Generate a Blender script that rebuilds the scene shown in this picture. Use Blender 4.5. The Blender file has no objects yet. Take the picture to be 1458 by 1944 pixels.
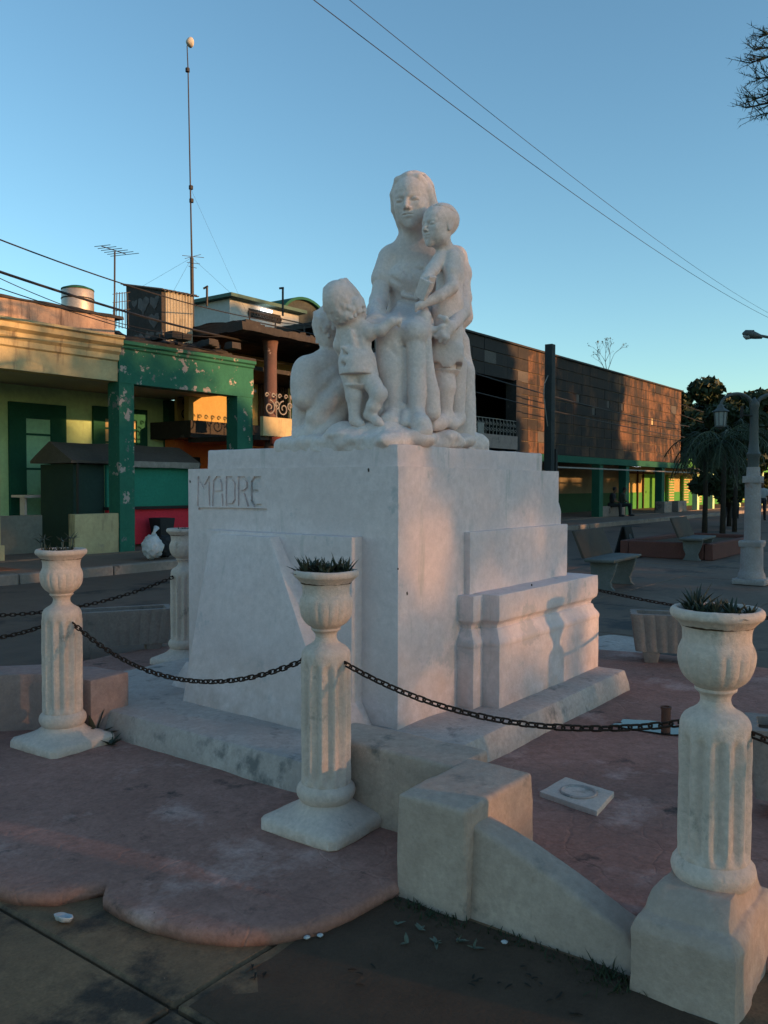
import bpy, bmesh, math, random
import numpy as np
from mathutils import Vector, Matrix, noise
random.seed(7)
S = bpy.context.scene
COL = S.collection
R = math.radians
# ------------------------------------------------------------------ camera
F_, CX_, CY_ = 1600.0, 729.0, 972.0
YAW, PIT, EYE = R(37), math.atan(52 / 1600.0), 1.6
cam_d = bpy.data.cameras.new('camera')
cam = bpy.data.objects.new('camera', cam_d)
COL.objects.link(cam)
cam.location = (0, 0, EYE)
cam.rotation_euler = (R(90) - PIT, R(-0.15), YAW - R(90))
cam_d.sensor_fit = 'VERTICAL'
cam_d.sensor_height = 36.0
cam_d.lens = 36.0 * F_ / 1944.0
cam_d.clip_start = 0.05
cam_d.clip_end = 3000
S.camera = cam
S.render.resolution_x, S.render.resolution_y = 768, 1024
# ------------------------------------------------------------------ light
SUN_AZ = R(-76)        # world azimuth of the sun (from +X)
SUN_EL = R(8)
w = bpy.data.worlds.new('World'); S.world = w; w.use_nodes = True
nt = w.node_tree; nt.nodes.clear()
sky = nt.nodes.new('ShaderNodeTexSky'); sky.sky_type = 'NISHITA'
sky.sun_disc = False; sky.sun_elevation = SUN_EL; sky.sun_rotation = R(90) - SUN_AZ
sky.air_density = 1.0; sky.dust_density = 0.3; sky.ozone_density = 2.1; sky.altitude = 50
bg = nt.nodes.new('ShaderNodeBackground'); bg.inputs['Strength'].default_value = 0.15
wo = nt.nodes.new('ShaderNodeOutputWorld')
wb = nt.nodes.new('ShaderNodeMix'); wb.data_type = 'RGBA'; wb.blend_type = 'MULTIPLY'; wb.inputs['Factor'].default_value = 1.0
wb.inputs[7].default_value = (0.83, 1.0, 0.98, 1.0)      # the camera's white balance
nt.links.new(sky.outputs[0], wb.inputs[6]); nt.links.new(wb.outputs[2], bg.inputs[0]); nt.links.new(bg.outputs[0], wo.inputs[0])
sd = bpy.data.lights.new('sun', 'SUN'); sd.energy = 4.0; sd.angle = R(0.5); sd.color = (1.0, 0.50, 0.20)
so = bpy.data.objects.new('sun', sd); COL.objects.link(so)
SV = Vector((math.cos(SUN_AZ) * math.cos(SUN_EL), math.sin(SUN_AZ) * math.cos(SUN_EL), math.sin(SUN_EL)))
so.rotation_euler = SV.to_track_quat('Z', 'Y').to_euler()
so.location = (0, -30, 20)
S.view_settings.view_transform = 'Standard'; S.view_settings.look = 'None'
S.view_settings.exposure = 1.0; S.view_settings.gamma = 1.0
S.view_settings.use_curve_mapping = False
S.render.engine = 'CYCLES'
S.cycles.max_bounces = 6
# ------------------------------------------------------------------ photo geometry helpers
_f = (math.cos(YAW), math.sin(YAW)); _r = (math.sin(YAW), -math.cos(YAW))
def ray(px, py):
    a = (px - CX_) / F_; u = -(py - CY_) / F_
    fh = math.cos(PIT) + u * math.sin(PIT); z = -math.sin(PIT) + u * math.cos(PIT)
    return a, fh, z
def onY(px, py, Y):
    a, fh, z = ray(px, py); dx = _f[0] * fh + _r[0] * a; dy = _f[1] * fh + _r[1] * a
    t = Y / dy; return dx * t, EYE + z * t
def onX(px, py, X):
    a, fh, z = ray(px, py); dx = _f[0] * fh + _r[0] * a; dy = _f[1] * fh + _r[1] * a
    t = X / dx; return dy * t, EYE + z * t
def onZ(px, py, Z):
    a, fh, z = ray(px, py); dx = _f[0] * fh + _r[0] * a; dy = _f[1] * fh + _r[1] * a
    t = (Z - EYE) / z; return dx * t, dy * t
def atD(px, py, d):
    """world point at forward distance d"""
    a, fh, z = ray(px, py); t = d / fh
    return (_f[0] * d + _r[0] * a * t, _f[1] * d + _r[1] * a * t, EYE + z * t)
# ------------------------------------------------------------------ materials
MATS = {}
def L(c):
    return (c[0], c[1], c[2], 1.0)
def mat(name, c1, c2=None, scale=3.0, rough=0.9, bump=0.25, bscale=60.0, spots=None, sscale=2.0, sth=0.62,
        streak=None, stth=0.55, metal=0.0, spec=0.25, spots2=None, s2scale=6.0, s2th=0.66, soft=0.06, bdist=0.01, crack=0.0, splash=None, grain=0.22, grs=70.0):
    m = bpy.data.materials.new(name); m.use_nodes = True
    n = m.node_tree.nodes; l = m.node_tree.links; n.clear()
    out = n.new('ShaderNodeOutputMaterial'); b = n.new('ShaderNodeBsdfPrincipled')
    l.new(b.outputs[0], out.inputs[0])
    b.inputs['Roughness'].default_value = rough; b.inputs['Metallic'].default_value = metal
    b.inputs['Specular IOR Level'].default_value = spec
    geo = n.new('ShaderNodeNewGeometry')
    def nz(sc, detail=6, rgh=0.6, vec=None):
        t = n.new('ShaderNodeTexNoise'); t.inputs['Scale'].default_value = sc
        t.inputs['Detail'].default_value = detail; t.inputs['Roughness'].default_value = rgh
        l.new(vec or geo.outputs['Position'], t.inputs['Vector']); return t.outputs['Fac']
    def ramp(fac, a, bb):
        r_ = n.new('ShaderNodeMapRange'); r_.inputs['From Min'].default_value = a; r_.inputs['From Max'].default_value = bb
        l.new(fac, r_.inputs['Value']); return r_.outputs[0]
    def mix(fac, A, B):
        x = n.new('ShaderNodeMix'); x.data_type = 'RGBA'
        l.new(fac, x.inputs['Factor'])
        for s_, v in ((6, A), (7, B)):
            if isinstance(v, tuple): x.inputs[s_].default_value = L(v)
            else: l.new(v, x.inputs[s_])
        return x.outputs[2]
    c2 = c2 or tuple(v * 0.8 for v in c1)
    c = mix(ramp(nz(scale), 0.35, 0.65), c1, c2)
    c = mix(ramp(nz(scale * 9, 4), 0.3, 0.8), c, tuple(v * 0.88 for v in c2))
    if spots: c = mix(ramp(nz(sscale, 8, 0.65), sth, sth + soft), c, spots)
    if spots2: c = mix(ramp(nz(s2scale, 6, 0.7), s2th, s2th + soft), c, spots2)
    if streak:
        mp = n.new('ShaderNodeMapping'); mp.inputs['Scale'].default_value = (1, 1, 0.12)
        l.new(geo.outputs['Position'], mp.inputs['Vector'])
        c = mix(ramp(nz(sscale * 2.2, 6, 0.7, mp.outputs[0]), stth, stth + 0.14), c, streak)
    gm = n.new('ShaderNodeMix'); gm.data_type = 'RGBA'; gm.blend_type = 'MULTIPLY'; gm.inputs['Factor'].default_value = grain
    gr = n.new('ShaderNodeMapRange'); gr.inputs['From Min'].default_value = 0.25; gr.inputs['From Max'].default_value = 0.7; gr.inputs['To Min'].default_value = 0.35; gr.inputs['To Max'].default_value = 1.25
    l.new(nz(grs, 5, 0.75), gr.inputs['Value']); l.new(c, gm.inputs[6]); l.new(gr.outputs[0], gm.inputs[7]); c = gm.outputs[2]
    if splash:
        sx = n.new('ShaderNodeSeparateXYZ'); l.new(geo.outputs['Position'], sx.inputs[0])
        a1 = ramp(sx.outputs['Z'], splash[2], splash[1]); mu = n.new('ShaderNodeMath'); mu.operation = 'MULTIPLY'; l.new(a1, mu.inputs[0]); l.new(ramp(nz(5.0, 6, 0.7), 0.35, 0.7), mu.inputs[1])
        c = mix(mu.outputs[0], c, splash[0])
    l.new(c, b.inputs['Base Color'])
    if bump:
        bp = n.new('ShaderNodeBump'); bp.inputs['Strength'].default_value = bump; bp.inputs['Distance'].default_value = bdist
        hh = nz(bscale, 8, 0.65)
        if crack:
            vo = n.new('ShaderNodeTexVoronoi'); vo.feature = 'DISTANCE_TO_EDGE'; vo.inputs['Scale'].default_value = crack
            wv = n.new('ShaderNodeVectorMath'); wv.operation = 'ADD'; tn = n.new('ShaderNodeTexNoise'); tn.inputs['Scale'].default_value = 4.0
            sc_ = n.new('ShaderNodeVectorMath'); sc_.operation = 'SCALE'; sc_.inputs['Scale'].default_value = 0.25
            l.new(geo.outputs['Position'], tn.inputs['Vector']); l.new(tn.outputs['Color'], sc_.inputs[0]); l.new(geo.outputs['Position'], wv.inputs[0]); l.new(sc_.outputs[0], wv.inputs[1]); l.new(wv.outputs[0], vo.inputs['Vector'])
            e_ = ramp(vo.outputs['Distance'], 0.0, 0.045); ma = n.new('ShaderNodeMath'); ma.operation = 'MULTIPLY_ADD'; ma.inputs[1].default_value = 0.35
            l.new(e_, ma.inputs[0]); l.new(hh, ma.inputs[2]); hh = ma.outputs[0]
        l.new(hh, bp.inputs['Height']); l.new(bp.outputs[0], b.inputs['Normal'])
    MATS[name] = m
    return m
def emit(name, col, strength):
    m = bpy.data.materials.new(name); m.use_nodes = True
    n = m.node_tree.nodes; l = m.node_tree.links; n.clear()
    out = n.new('ShaderNodeOutputMaterial'); e = n.new('ShaderNodeEmission')
    e.inputs[0].default_value = L(col); e.inputs[1].default_value = strength
    l.new(e.outputs[0], out.inputs[0]); return m
WHITE = (0.62, 0.595, 0.57)
M_white = mat('whitewash', (0.79, 0.65, 0.635), (0.70, 0.565, 0.55), 2.2, grain=0.15, bump=0.4, bscale=28, spots=(0.52, 0.46, 0.46), sscale=2.6, sth=0.60, soft=0.05, streak=(0.44, 0.40, 0.37), stth=0.60, splash=((0.46, 0.34, 0.30), 0.2, 0.75),
              spots2=(0.22, 0.17, 0.14), s2scale=14, s2th=0.74)
M_statue = mat('statue_whitewash', (0.82, 0.69, 0.645), (0.72, 0.595, 0.555), 5.0, bump=0.4, bscale=40, spots=(0.40, 0.35, 0.28), sscale=6, sth=0.66, soft=0.2)
M_dirty = mat('stained_whitewash', (0.58, 0.48, 0.43), (0.44, 0.355, 0.32), 3.0, bump=0.5, bscale=30, spots=(0.20, 0.18, 0.17), sscale=5, sth=0.56, soft=0.12,
              streak=(0.16, 0.15, 0.14), stth=0.62)
M_wall = mat('low_wall_paint', (0.55, 0.405, 0.325), (0.43, 0.31, 0.25), 2.5, bump=0.5, bscale=35, spots=(0.20, 0.17, 0.15), sscale=4, sth=0.6, soft=0.1)
M_urn = mat('cast_concrete', (0.74, 0.575, 0.495), (0.60, 0.465, 0.395), 5, bump=0.45, bscale=70, spots=(0.22, 0.19, 0.16), sscale=6, sth=0.62, soft=0.12,
            spots2=(0.08, 0.07, 0.06), s2scale=40, s2th=0.72)
M_pink = mat('pink_concrete', (0.44, 0.225, 0.18), (0.31, 0.155, 0.122), 1.6, grain=0.5, grs=45.0, bump=0.6, bscale=22, crack=4.2, spots=(0.50, 0.30, 0.255), sscale=2.2, sth=0.56, soft=0.12,
             spots2=(0.07, 0.05, 0.045), s2scale=3.6, s2th=0.60)
M_slab = mat('old_paving', (0.29, 0.17, 0.093), (0.175, 0.105, 0.06), 1.6, grain=0.6, grs=90.0, bump=0.6, bscale=34, spots=(0.055, 0.038, 0.028), spots2=(0.26, 0.18, 0.12), s2scale=7, s2th=0.66, sscale=2.1, sth=0.52, soft=0.1, rough=0.8)
M_plaza = mat('plaza_paving', (0.20, 0.13, 0.094), (0.135, 0.088, 0.064), 0.8, bump=0.4, bscale=14, spots=(0.045, 0.038, 0.036), sscale=0.9, sth=0.55, soft=0.12, rough=0.75)
M_soil = mat('dark_soil', (0.065, 0.040, 0.026), (0.095, 0.058, 0.038), 6, bump=1.0, bscale=60)
M_ground = mat('far_ground', (0.07, 0.062, 0.05), (0.05, 0.045, 0.035), 0.3, bump=0.3, bscale=3)
M_asph = mat('asphalt', (0.17, 0.115, 0.088), (0.12, 0.083, 0.064), 0.35, bump=0.5, bscale=40, spots=(0.030, 0.028, 0.028), sscale=0.5, sth=0.55, soft=0.1, rough=0.8)
M_kerb = mat('kerb_concrete', (0.30, 0.25, 0.22), (0.2, 0.17, 0.15), 1.5, bump=0.5, bscale=20, spots=(0.1, 0.085, 0.08), sscale=2, sth=0.58)
M_pave = mat('pavement', (0.22, 0.155, 0.12), (0.16, 0.115, 0.09), 0.7, bump=0.3, bscale=15)
M_tile = mat('red_floor', (0.22, 0.09, 0.05), (0.15, 0.07, 0.045), 0.8, bump=0.2)
M_chain = mat('rusty_iron', (0.035, 0.022, 0.018), (0.06, 0.032, 0.022), 30, rough=0.75, metal=0.4, bump=0.4, bscale=200)
M_rust = mat('rusty_pipe', (0.09, 0.035, 0.025), (0.14, 0.07, 0.05), 12, rough=0.8, bump=0.5, bscale=80)
M_water = mat('puddle_water', (0.02, 0.02, 0.02), (0.02, 0.02, 0.02), 3, rough=0.04, bump=0.0, spec=0.6)
M_grn = mat('green_paint_peeling', (0.028, 0.155, 0.10), (0.022, 0.12, 0.082), 1.5, bump=0.3, bscale=20, spots=(0.36, 0.30, 0.27), sscale=3.2, sth=0.585, soft=0.02,
            spots2=(0.14, 0.15, 0.14), s2scale=2.2, s2th=0.60)
M_dgrn = mat('dark_green_paint', (0.022, 0.12, 0.075), (0.016, 0.09, 0.058), 2, bump=0.2)
M_lgrn = mat('light_green_wall', (0.58, 0.80, 0.42), (0.48, 0.68, 0.36), 1.0, bump=0.2, streak=(0.36, 0.42, 0.22), stth=0.62)
M_mint = mat('mint_panel', (0.42, 0.78, 0.52), (0.36, 0.68, 0.45), 1.3, bump=0.2)
M_bgrn = mat('bright_green_paint', (0.10, 0.32, 0.06), (0.08, 0.26, 0.05), 2, bump=0.2)
M_cream = mat('cream_wall', (0.52, 0.43, 0.24), (0.42, 0.34, 0.19), 1.0, bump=0.3, bscale=20, streak=(0.16, 0.12, 0.08), stth=0.56, spots=(0.33, 0.27, 0.18), sscale=2, sth=0.6, soft=0.08)
M_yel = mat('yellow_wall', (0.50, 0.36, 0.13), (0.42, 0.29, 0.10), 1.5, bump=0.3, spots=(0.25, 0.18, 0.1), sscale=3, sth=0.62, soft=0.08)
M_peach = mat('peach_parapet', (0.48, 0.33, 0.24), (0.40, 0.27, 0.2), 1.5, bump=0.3, streak=(0.12, 0.085, 0.07), stth=0.52, spots=(0.1, 0.08, 0.07), sscale=2, sth=0.62)
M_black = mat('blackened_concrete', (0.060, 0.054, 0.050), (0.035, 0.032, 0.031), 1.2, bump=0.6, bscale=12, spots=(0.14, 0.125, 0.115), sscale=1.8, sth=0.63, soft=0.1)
M_beige_shade = mat('shade_beige_wall', (0.17, 0.145, 0.095), (0.13, 0.11, 0.075), 1.2, bump=0.2)  # wall colour lowered to paint in the portico shade
M_dado_shade = mat('shade_green_dado', (0.022, 0.075, 0.035), (0.018, 0.06, 0.03), 1.2, bump=0.2)  # darker green with the portico shade put into the colour
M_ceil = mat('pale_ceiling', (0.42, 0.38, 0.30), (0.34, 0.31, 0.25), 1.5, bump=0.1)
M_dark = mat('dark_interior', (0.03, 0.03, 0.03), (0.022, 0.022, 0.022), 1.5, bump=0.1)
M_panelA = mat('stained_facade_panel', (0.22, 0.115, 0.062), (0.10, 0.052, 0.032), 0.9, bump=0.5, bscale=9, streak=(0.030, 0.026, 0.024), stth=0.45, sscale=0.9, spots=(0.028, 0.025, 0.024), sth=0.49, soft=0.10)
M_panelB = mat('mould_shade_facade_panel', (0.055, 0.045, 0.040), (0.028, 0.026, 0.025), 0.9, bump=0.5, bscale=9, streak=(0.03, 0.028, 0.028), stth=0.45, sscale=0.9, spots=(0.13, 0.12, 0.11), sth=0.66, soft=0.1)  # mould, and shade painted in for the left end of the facade
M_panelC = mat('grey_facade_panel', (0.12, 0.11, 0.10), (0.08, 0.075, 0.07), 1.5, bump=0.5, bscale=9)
M_panelD = mat('black_mould_shade_facade_panel', (0.13, 0.068, 0.040), (0.055, 0.032, 0.024), 0.9, bump=0.5, bscale=9, streak=(0.024, 0.021, 0.020), stth=0.42, sscale=0.9, spots=(0.020, 0.018, 0.018), sth=0.46, soft=0.12, spots2=(0.15, 0.13, 0.12), s2scale=1.7, s2th=0.64)  # black mould with shade painted into the colour
M_joint = mat('light_mortar', (0.40, 0.33, 0.25), (0.06, 0.05, 0.045), 1.0, bump=0.2)
M_orange = mat('orange_paint', (0.80, 0.20, 0.05), (0.68, 0.17, 0.045), 2, bump=0.2)
M_red = mat('red_paint', (0.72, 0.04, 0.07), (0.6, 0.035, 0.06), 2, bump=0.1)
M_tarp = mat('grey_roofing', (0.12, 0.105, 0.095), (0.09, 0.08, 0.072), 2, bump=0.3)
M_wood = mat('brown_wood', (0.10, 0.055, 0.03), (0.07, 0.04, 0.025), 4, bump=0.3)
M_pinkcol = mat('flaking_pink_column', (0.16, 0.085, 0.075), (0.10, 0.065, 0.06), 3, bump=0.3, spots=(0.4, 0.3, 0.28), sscale=4, sth=0.62, soft=0.03)
M_offw = mat('off_white_wall', (0.47, 0.48, 0.47), (0.40, 0.41, 0.40), 1.0, bump=0.2, streak=(0.2, 0.2, 0.19), stth=0.66)
M_corr = mat('weathered_sheet', (0.45, 0.42, 0.33), (0.36, 0.33, 0.26), 1.5, bump=0.2, streak=(0.12, 0.1, 0.07), stth=0.52, sscale=3)
M_tank = mat('steel_tank', (0.60, 0.52, 0.42), (0.42, 0.36, 0.30), 3, rough=0.45, metal=0.6, bump=0.1)
M_iron = mat('dark_iron', (0.03, 0.03, 0.032), (0.04, 0.036, 0.034), 8, rough=0.6, metal=0.3, bump=0.1)
M_irons = mat('pale_iron', (0.34, 0.32, 0.29), (0.22, 0.2, 0.18), 8, rough=0.7, bump=0.1)
M_lampm = mat('lamp_metal', (0.11, 0.12, 0.115), (0.085, 0.09, 0.088), 6, rough=0.55, metal=0.2, bump=0.2)
M_lampp = mat('lamp_plaster', (0.42, 0.38, 0.37), (0.32, 0.27, 0.26), 4, bump=0.4, spots=(0.28, 0.14, 0.11), sscale=3, sth=0.60, soft=0.1)
M_glass = mat('lantern_glass', (0.30, 0.33, 0.33), (0.22, 0.24, 0.24), 4, rough=0.25, bump=0.05, spec=0.5)
M_benchb = mat('bench_back', (0.09, 0.068, 0.055), (0.07, 0.055, 0.045), 4, bump=0.3)
M_bench = mat('grey_bench', (0.17, 0.17, 0.165), (0.12, 0.125, 0.12), 4, bump=0.3)
M_planter = mat('planter_concrete', (0.36, 0.28, 0.25), (0.27, 0.21, 0.185), 4, bump=0.4, spots=(0.16, 0.13, 0.12), sscale=4, sth=0.6)
M_wallp = mat('pinkish_low_wall_paint', (0.40, 0.27, 0.24), (0.30, 0.20, 0.18), 2.5, bump=0.5, bscale=35)
M_leaf = mat('leaf', (0.045, 0.075, 0.025), (0.07, 0.09, 0.03), 1.2, rough=0.6, bump=0, spec=0.3)
M_leafd = mat('dark_leaf', (0.020, 0.032, 0.014), (0.032, 0.046, 0.018), 1.2, rough=0.6, bump=0, spec=0.3)
M_succ = mat('succulent_leaf', (0.028, 0.055, 0.032), (0.05, 0.05, 0.035), 14, rough=0.5, bump=0.1, spec=0.4)
M_bark = mat('bark', (0.05, 0.04, 0.032), (0.03, 0.025, 0.02), 5, bump=0.8, bscale=25)
M_bag = mat('white_plastic', (0.62, 0.62, 0.62), (0.5, 0.5, 0.52), 6, rough=0.4, bump=0.5, bscale=25, bdist=0.03)
M_cloth = mat('dark_cloth', (0.022, 0.024, 0.028), (0.03, 0.03, 0.032), 6, bump=0.2)
M_clothr = mat('red_cloth', (0.45, 0.03, 0.06), None, 6, bump=0.2)
M_clothw = mat('pale_cloth', (0.45, 0.45, 0.45), None, 6, bump=0.2)
M_skin = mat('skin', (0.16, 0.085, 0.055), (0.13, 0.07, 0.045), 6, bump=0.1)
M_dish = mat('pale_dish', (0.6, 0.56, 0.48), None, 6, bump=0.1)
M_tube = emit('fluorescent_tube', (0.9, 0.95, 1.0), 4.0)
M_win = emit('lit_window', (1.0, 0.75, 0.35), 1.2)
# ------------------------------------------------------------------ mesh helpers
class MB:
    def __init__(s): s.v = []; s.f = []
    def add(s, vs, fs):
        o = len(s.v); s.v += [tuple(p) for p in vs]; s.f += [tuple(i + o for i in f) for f in fs]; return s
    def box(s, x0, x1, y0, y1, z0, z1):
        v = [(x0, y0, z0), (x1, y0, z0), (x1, y1, z0), (x0, y1, z0), (x0, y0, z1), (x1, y0, z1), (x1, y1, z1), (x0, y1, z1)]
        return s.add(v, [(3, 2, 1, 0), (4, 5, 6, 7), (0, 1, 5, 4), (1, 2, 6, 5), (2, 3, 7, 6), (3, 0, 4, 7)])
    def loft(s, rings, cap=True):
        n = len(rings[0]); v = [p for r_ in rings for p in r_]; f = []
        for i in range(len(rings) - 1):
            for j in range(n):
                a = i * n + j; b = i * n + (j + 1) % n; f.append((a, b, b + n, a + n))
        if cap:
            f.append(tuple(range(n))[::-1]); f.append(tuple(range((len(rings) - 1) * n, len(rings) * n)))
        return s.add(v, f)
    def rects(s, rr):
        return s.loft([[(x0, y0, z), (x1, y0, z), (x1, y1, z), (x0, y1, z)] for x0, x1, y0, y1, z in rr])
    def tube(s, pts, r, n=8, cap=True):
        pts = [Vector(p) for p in pts]; rings = []
        rs = r if isinstance(r, (list, tuple)) else [r] * len(pts)
        up = None
        for i, p in enumerate(pts):
            d = (pts[min(i + 1, len(pts) - 1)] - pts[max(i - 1, 0)])
            if d.length < 1e-9: d = Vector((0, 0, 1))
            d.normalize()
            if up is None: up = d.orthogonal().normalized()
            up = (up - d * up.dot(d))
            if up.length < 1e-6: up = d.orthogonal()
            up.normalize(); sd_ = d.cross(up)
            rings.append([tuple(p + (up * math.cos(2 * math.pi * k / n) + sd_ * math.sin(2 * math.pi * k / n)) * rs[i]) for k in range(n)])
        return s.loft(rings, cap)
    def lathe(s, prof, cx=0, cy=0, n=48, fn=None):
        rings = []
        for r_, z in prof:
            ring = []
            for k in range(n):
                t = 2 * math.pi * k / n; q = r_ if fn is None else fn(r_, z, t)
                ring.append((cx + q * math.cos(t), cy + q * math.sin(t), z))
            rings.append(ring)
        return s.loft(rings)
    def prism(s, pts, a0, a1, axis='z'):
        def P(p, a):
            if axis == 'z': return (p[0], p[1], a)
            if axis == 'y': return (p[0], a, p[1])
            return (a, p[0], p[1])
        return s.loft([[P(p, a0) for p in pts], [P(p, a1) for p in pts]])
    def quad(s, a, b, c, d): return s.add([a, b, c, d], [(0, 1, 2, 3)])
    def build(s, name, m, parent=None, bevel=0, rough=0, rscale=3.0, cell=0.0, smooth=False, seg=2, label=None, solid=None):
        me = bpy.data.meshes.new(name); me.from_pydata(s.v, [], s.f)
        bm = bmesh.new(); bm.from_mesh(me)
        bmesh.ops.recalc_face_normals(bm, faces=bm.faces)
        if bevel:
            es = [e for e in bm.edges if len(e.link_faces) == 2 and e.calc_face_angle(0) > 0.35]
            bmesh.ops.bevel(bm, geom=es, offset=bevel, segments=seg, affect='EDGES', profile=0.6, clamp_overlap=True)
        if cell:
            for it in range(8):
                es = [e for e in bm.edges if e.calc_length() > cell]
                if not es or len(bm.verts) > 60000: break
                bmesh.ops.subdivide_edges(bm, edges=es, cuts=1, use_grid_fill=True)
        if rough:
            bm.normal_update()
            for vv in bm.verts:
                p = vv.co; q = noise.noise(p * rscale) * 0.6 + noise.noise(p * rscale * 3.3) * 0.3 + noise.noise(p * rscale * 9) * 0.12
                vv.co = p + vv.normal * q * rough
        bm.to_mesh(me); bm.free()
        if smooth:
            me.shade_smooth()
        o = bpy.data.objects.new(name, me); COL.objects.link(o)
        me.materials.append(m)
        if (bevel or smooth == 'auto') and not smooth is True:
            me.shade_smooth()
            try: me.set_sharp_from_angle(angle=R(38))
            except Exception: pass
        if parent is not None: par(o, parent)
        if label: o['label'] = label
        return o
def par(o, p):
    o.parent = p
    o.matrix_parent_inverse = (Matrix.Translation(p.location) @ p.rotation_euler.to_matrix().to_4x4()).inverted() if p.parent is None and p.type == 'EMPTY' else Matrix.Identity(4)
    return o
def thing(name, label, cat, loc=(0, 0, 0), group=None):
    o = bpy.data.objects.new(name, None); COL.objects.link(o); o.location = loc; o.empty_display_size = 0.2
    return tag(o, label, cat, group)
def tag(o, label, cat, group=None):
    o['label'] = label; o['category'] = cat
    if group: o['group'] = group
    return o
def struct(o):
    o['kind'] = 'structure'; return o
def stuff(o):
    o['kind'] = 'stuff'; return o
def sub(o, parent):
    """sub-part: parent is a part whose mesh is in world coordinates"""
    o.parent = parent; o.matrix_parent_inverse = Matrix.Identity(4)
    if parent.parent is not None:
        o.matrix_parent_inverse = parent.matrix_parent_inverse.inverted() if False else Matrix.Identity(4)
    return o
def tri_count():
    return sum(len(o.data.loop_triangles) or len(o.data.polygons) for o in COL.objects if o.type == 'MESH')
# ================================================================== ground
g = MB(); g.quad((-400, -400, -0.12), (600, -400, -0.12), (600, 600, -0.12), (-400, 600, -0.12))
struct(tag(g.build('ground', M_ground), 'bare earth ground under and beyond the square', 'ground'))
g = MB(); g.box(-60, 160, 6.75, 13.02, -0.115, -0.045)
struct(tag(g.build('road', M_asph), 'dark asphalt street between the square and the shopfronts', 'road'))
g = MB(); g.box(-60, 160, 13.22, 15.4, -0.115, 0.10); g.box(-60, 160, 15.4, 19.6, -0.115, 0.13)
struct(tag(g.build('pavement', M_pave), 'pavement under the porticoes across the street', 'pavement'))
kerb = thing('kerb', 'pale worn kerb along the far pavement', 'kerb', (12, 13.1, 0)); struct(kerb)
x = 2.0; i = 0
while x < 62:
    l_ = 1.8
    m_ = MB(); dz = random.uniform(-.008, .008)
    m_.box(x, x + l_ - .02, 13.02, 13.21, -0.1, 0.125 + dz); m_.build('kerbstone', M_kerb, kerb, bevel=.02, seg=1)
    x += l_
g = MB(); g.box(2, 7.9, 13.9, 15.3, .101, .106); struct(tag(g.build('tiled_floor', M_tile), 'orange red tiled strip of pavement before the cream portico', 'pavement'))
# paving slabs of the square, each its own piece
sq = thing('paved_square', 'worn concrete paving of the square with dark joints', 'paving', (2, 2, 0)); struct(sq)
bed = MB(); bed.box(-8, 34, -14, 6.7, -0.115, -0.018); bed.build('bedding', M_soil, sq)
SL = 1.55
def slab(x0, x1, y0, y1, m):
    b_ = MB(); dz = random.uniform(-.004, .004); q = .006
    b_.box(x0 + q, x1 - q, y0 + q, y1 - q, -0.029, 0.0 + dz); b_.build('paving_slab', m, sq, bevel=.010, seg=1, cell=.25, rough=.006)
for i in range(-3, 1):
    for j in range(-2, 3):
        slab(1.635 + SL * i, 1.635 + SL * (i + 1), 2.035 + SL * j, 2.035 + SL * (j + 1), M_slab)
slab(1.635 - SL * 3, 1.635, 2.035 + SL * 3, 6.66, M_slab)
slab(1.635, 3.18, 2.035, 6.66, M_slab)
PX = [6.6, 8.7, 10.8, 12.9, 15.0, 17.1, 19.2, 21.5, 24, 27, 30, 34]; PY = [-6, -3.8, -1.6, .6, 2.7, 4.7, 6.66]
for a_, b_ in zip(PX, PX[1:]):
    for c_, d_ in zip(PY, PY[1:]): slab(a_, b_, c_, d_, M_plaza)
for a_, b_ in zip([3.19, 4.9], [4.9, 6.59]): slab(a_, b_, 4.9, 6.66, M_plaza)
# soil strip in front of the low wall
g = MB(); pts = [(1.66, 1.995), (2.0, 1.98), (2.45, 2.0), (2.6, 1.9), (2.62, 1.6), (2.62, 1.0), (2.5, .6), (2.95, .3), (2.9, -1.5), (1.66, -1.5)]
g.prism([(p[0], p[1]) for p in pts], -.02, .006)
struct(tag(g.build('soil_strip', M_soil, cell=.15, rough=.012, rscale=9), 'dark damp soil in front of the low wall', 'soil'))
# pink scalloped platform
def arc(c, r, a0, a1, n=14, sx=1, sy=1):
    return [(c[0] + sx * r * math.cos(R(a0 + (a1 - a0) * k / (n - 1))), c[1] + sy * r * math.sin(R(a0 + (a1 - a0) * k / (n - 1)))) for k in range(n)]
edge = [(2.98, 1.60), (2.70, 1.86)]
lob1 = [(2.55, 1.90), (2.36, 1.915), (2.2, 1.945), (2.08, 2.02), (1.97, 2.14), (1.90, 2.28), (1.86, 2.44), (1.85, 2.60), (1.86, 2.72), (1.93, 2.80)]
lob2 = [(1.86, 2.835), (1.76, 2.88), (1.68, 3.0), (1.64, 3.15), (1.63, 3.35), (1.66, 3.6), (1.72, 3.78)]
lob3 = [(1.70, 3.8), (1.62, 3.95), (1.58, 4.15), (1.60, 4.4), (1.68, 4.65), (1.8, 4.85)]
rest = [(1.85, 4.95), (2.2, 5.6), (2.9, 6.2), (3.9, 6.5), (5.0, 6.55), (6.2, 5.9), (7.0, 5.0), (7.5, 3.6), (7.7, 2.4), (7.6, 1.0), (7.2, -.6), (6.2, -2.0), (4.6, -2.6), (3.3, -1.6), (2.94, -.4), (2.92, .6)]
pink = edge + lob1 + lob2 + lob3 + rest
def inside(p, poly):
    c = False; n = len(poly)
    for i in range(n):
        a, b = poly[i], poly[(i + 1) % n]
        if (a[1] > p[1]) != (b[1] > p[1]) and p[0] < (b[0] - a[0]) * (p[1] - a[1]) / (b[1] - a[1]) + a[0]: c = not c
    return c
pl = MB(); pl.prism(pink, -0.02, 0.05)
bm = bmesh.new()
vs = [bm.verts.new((p[0], p[1], 0.0)) for p in pink]
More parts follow.
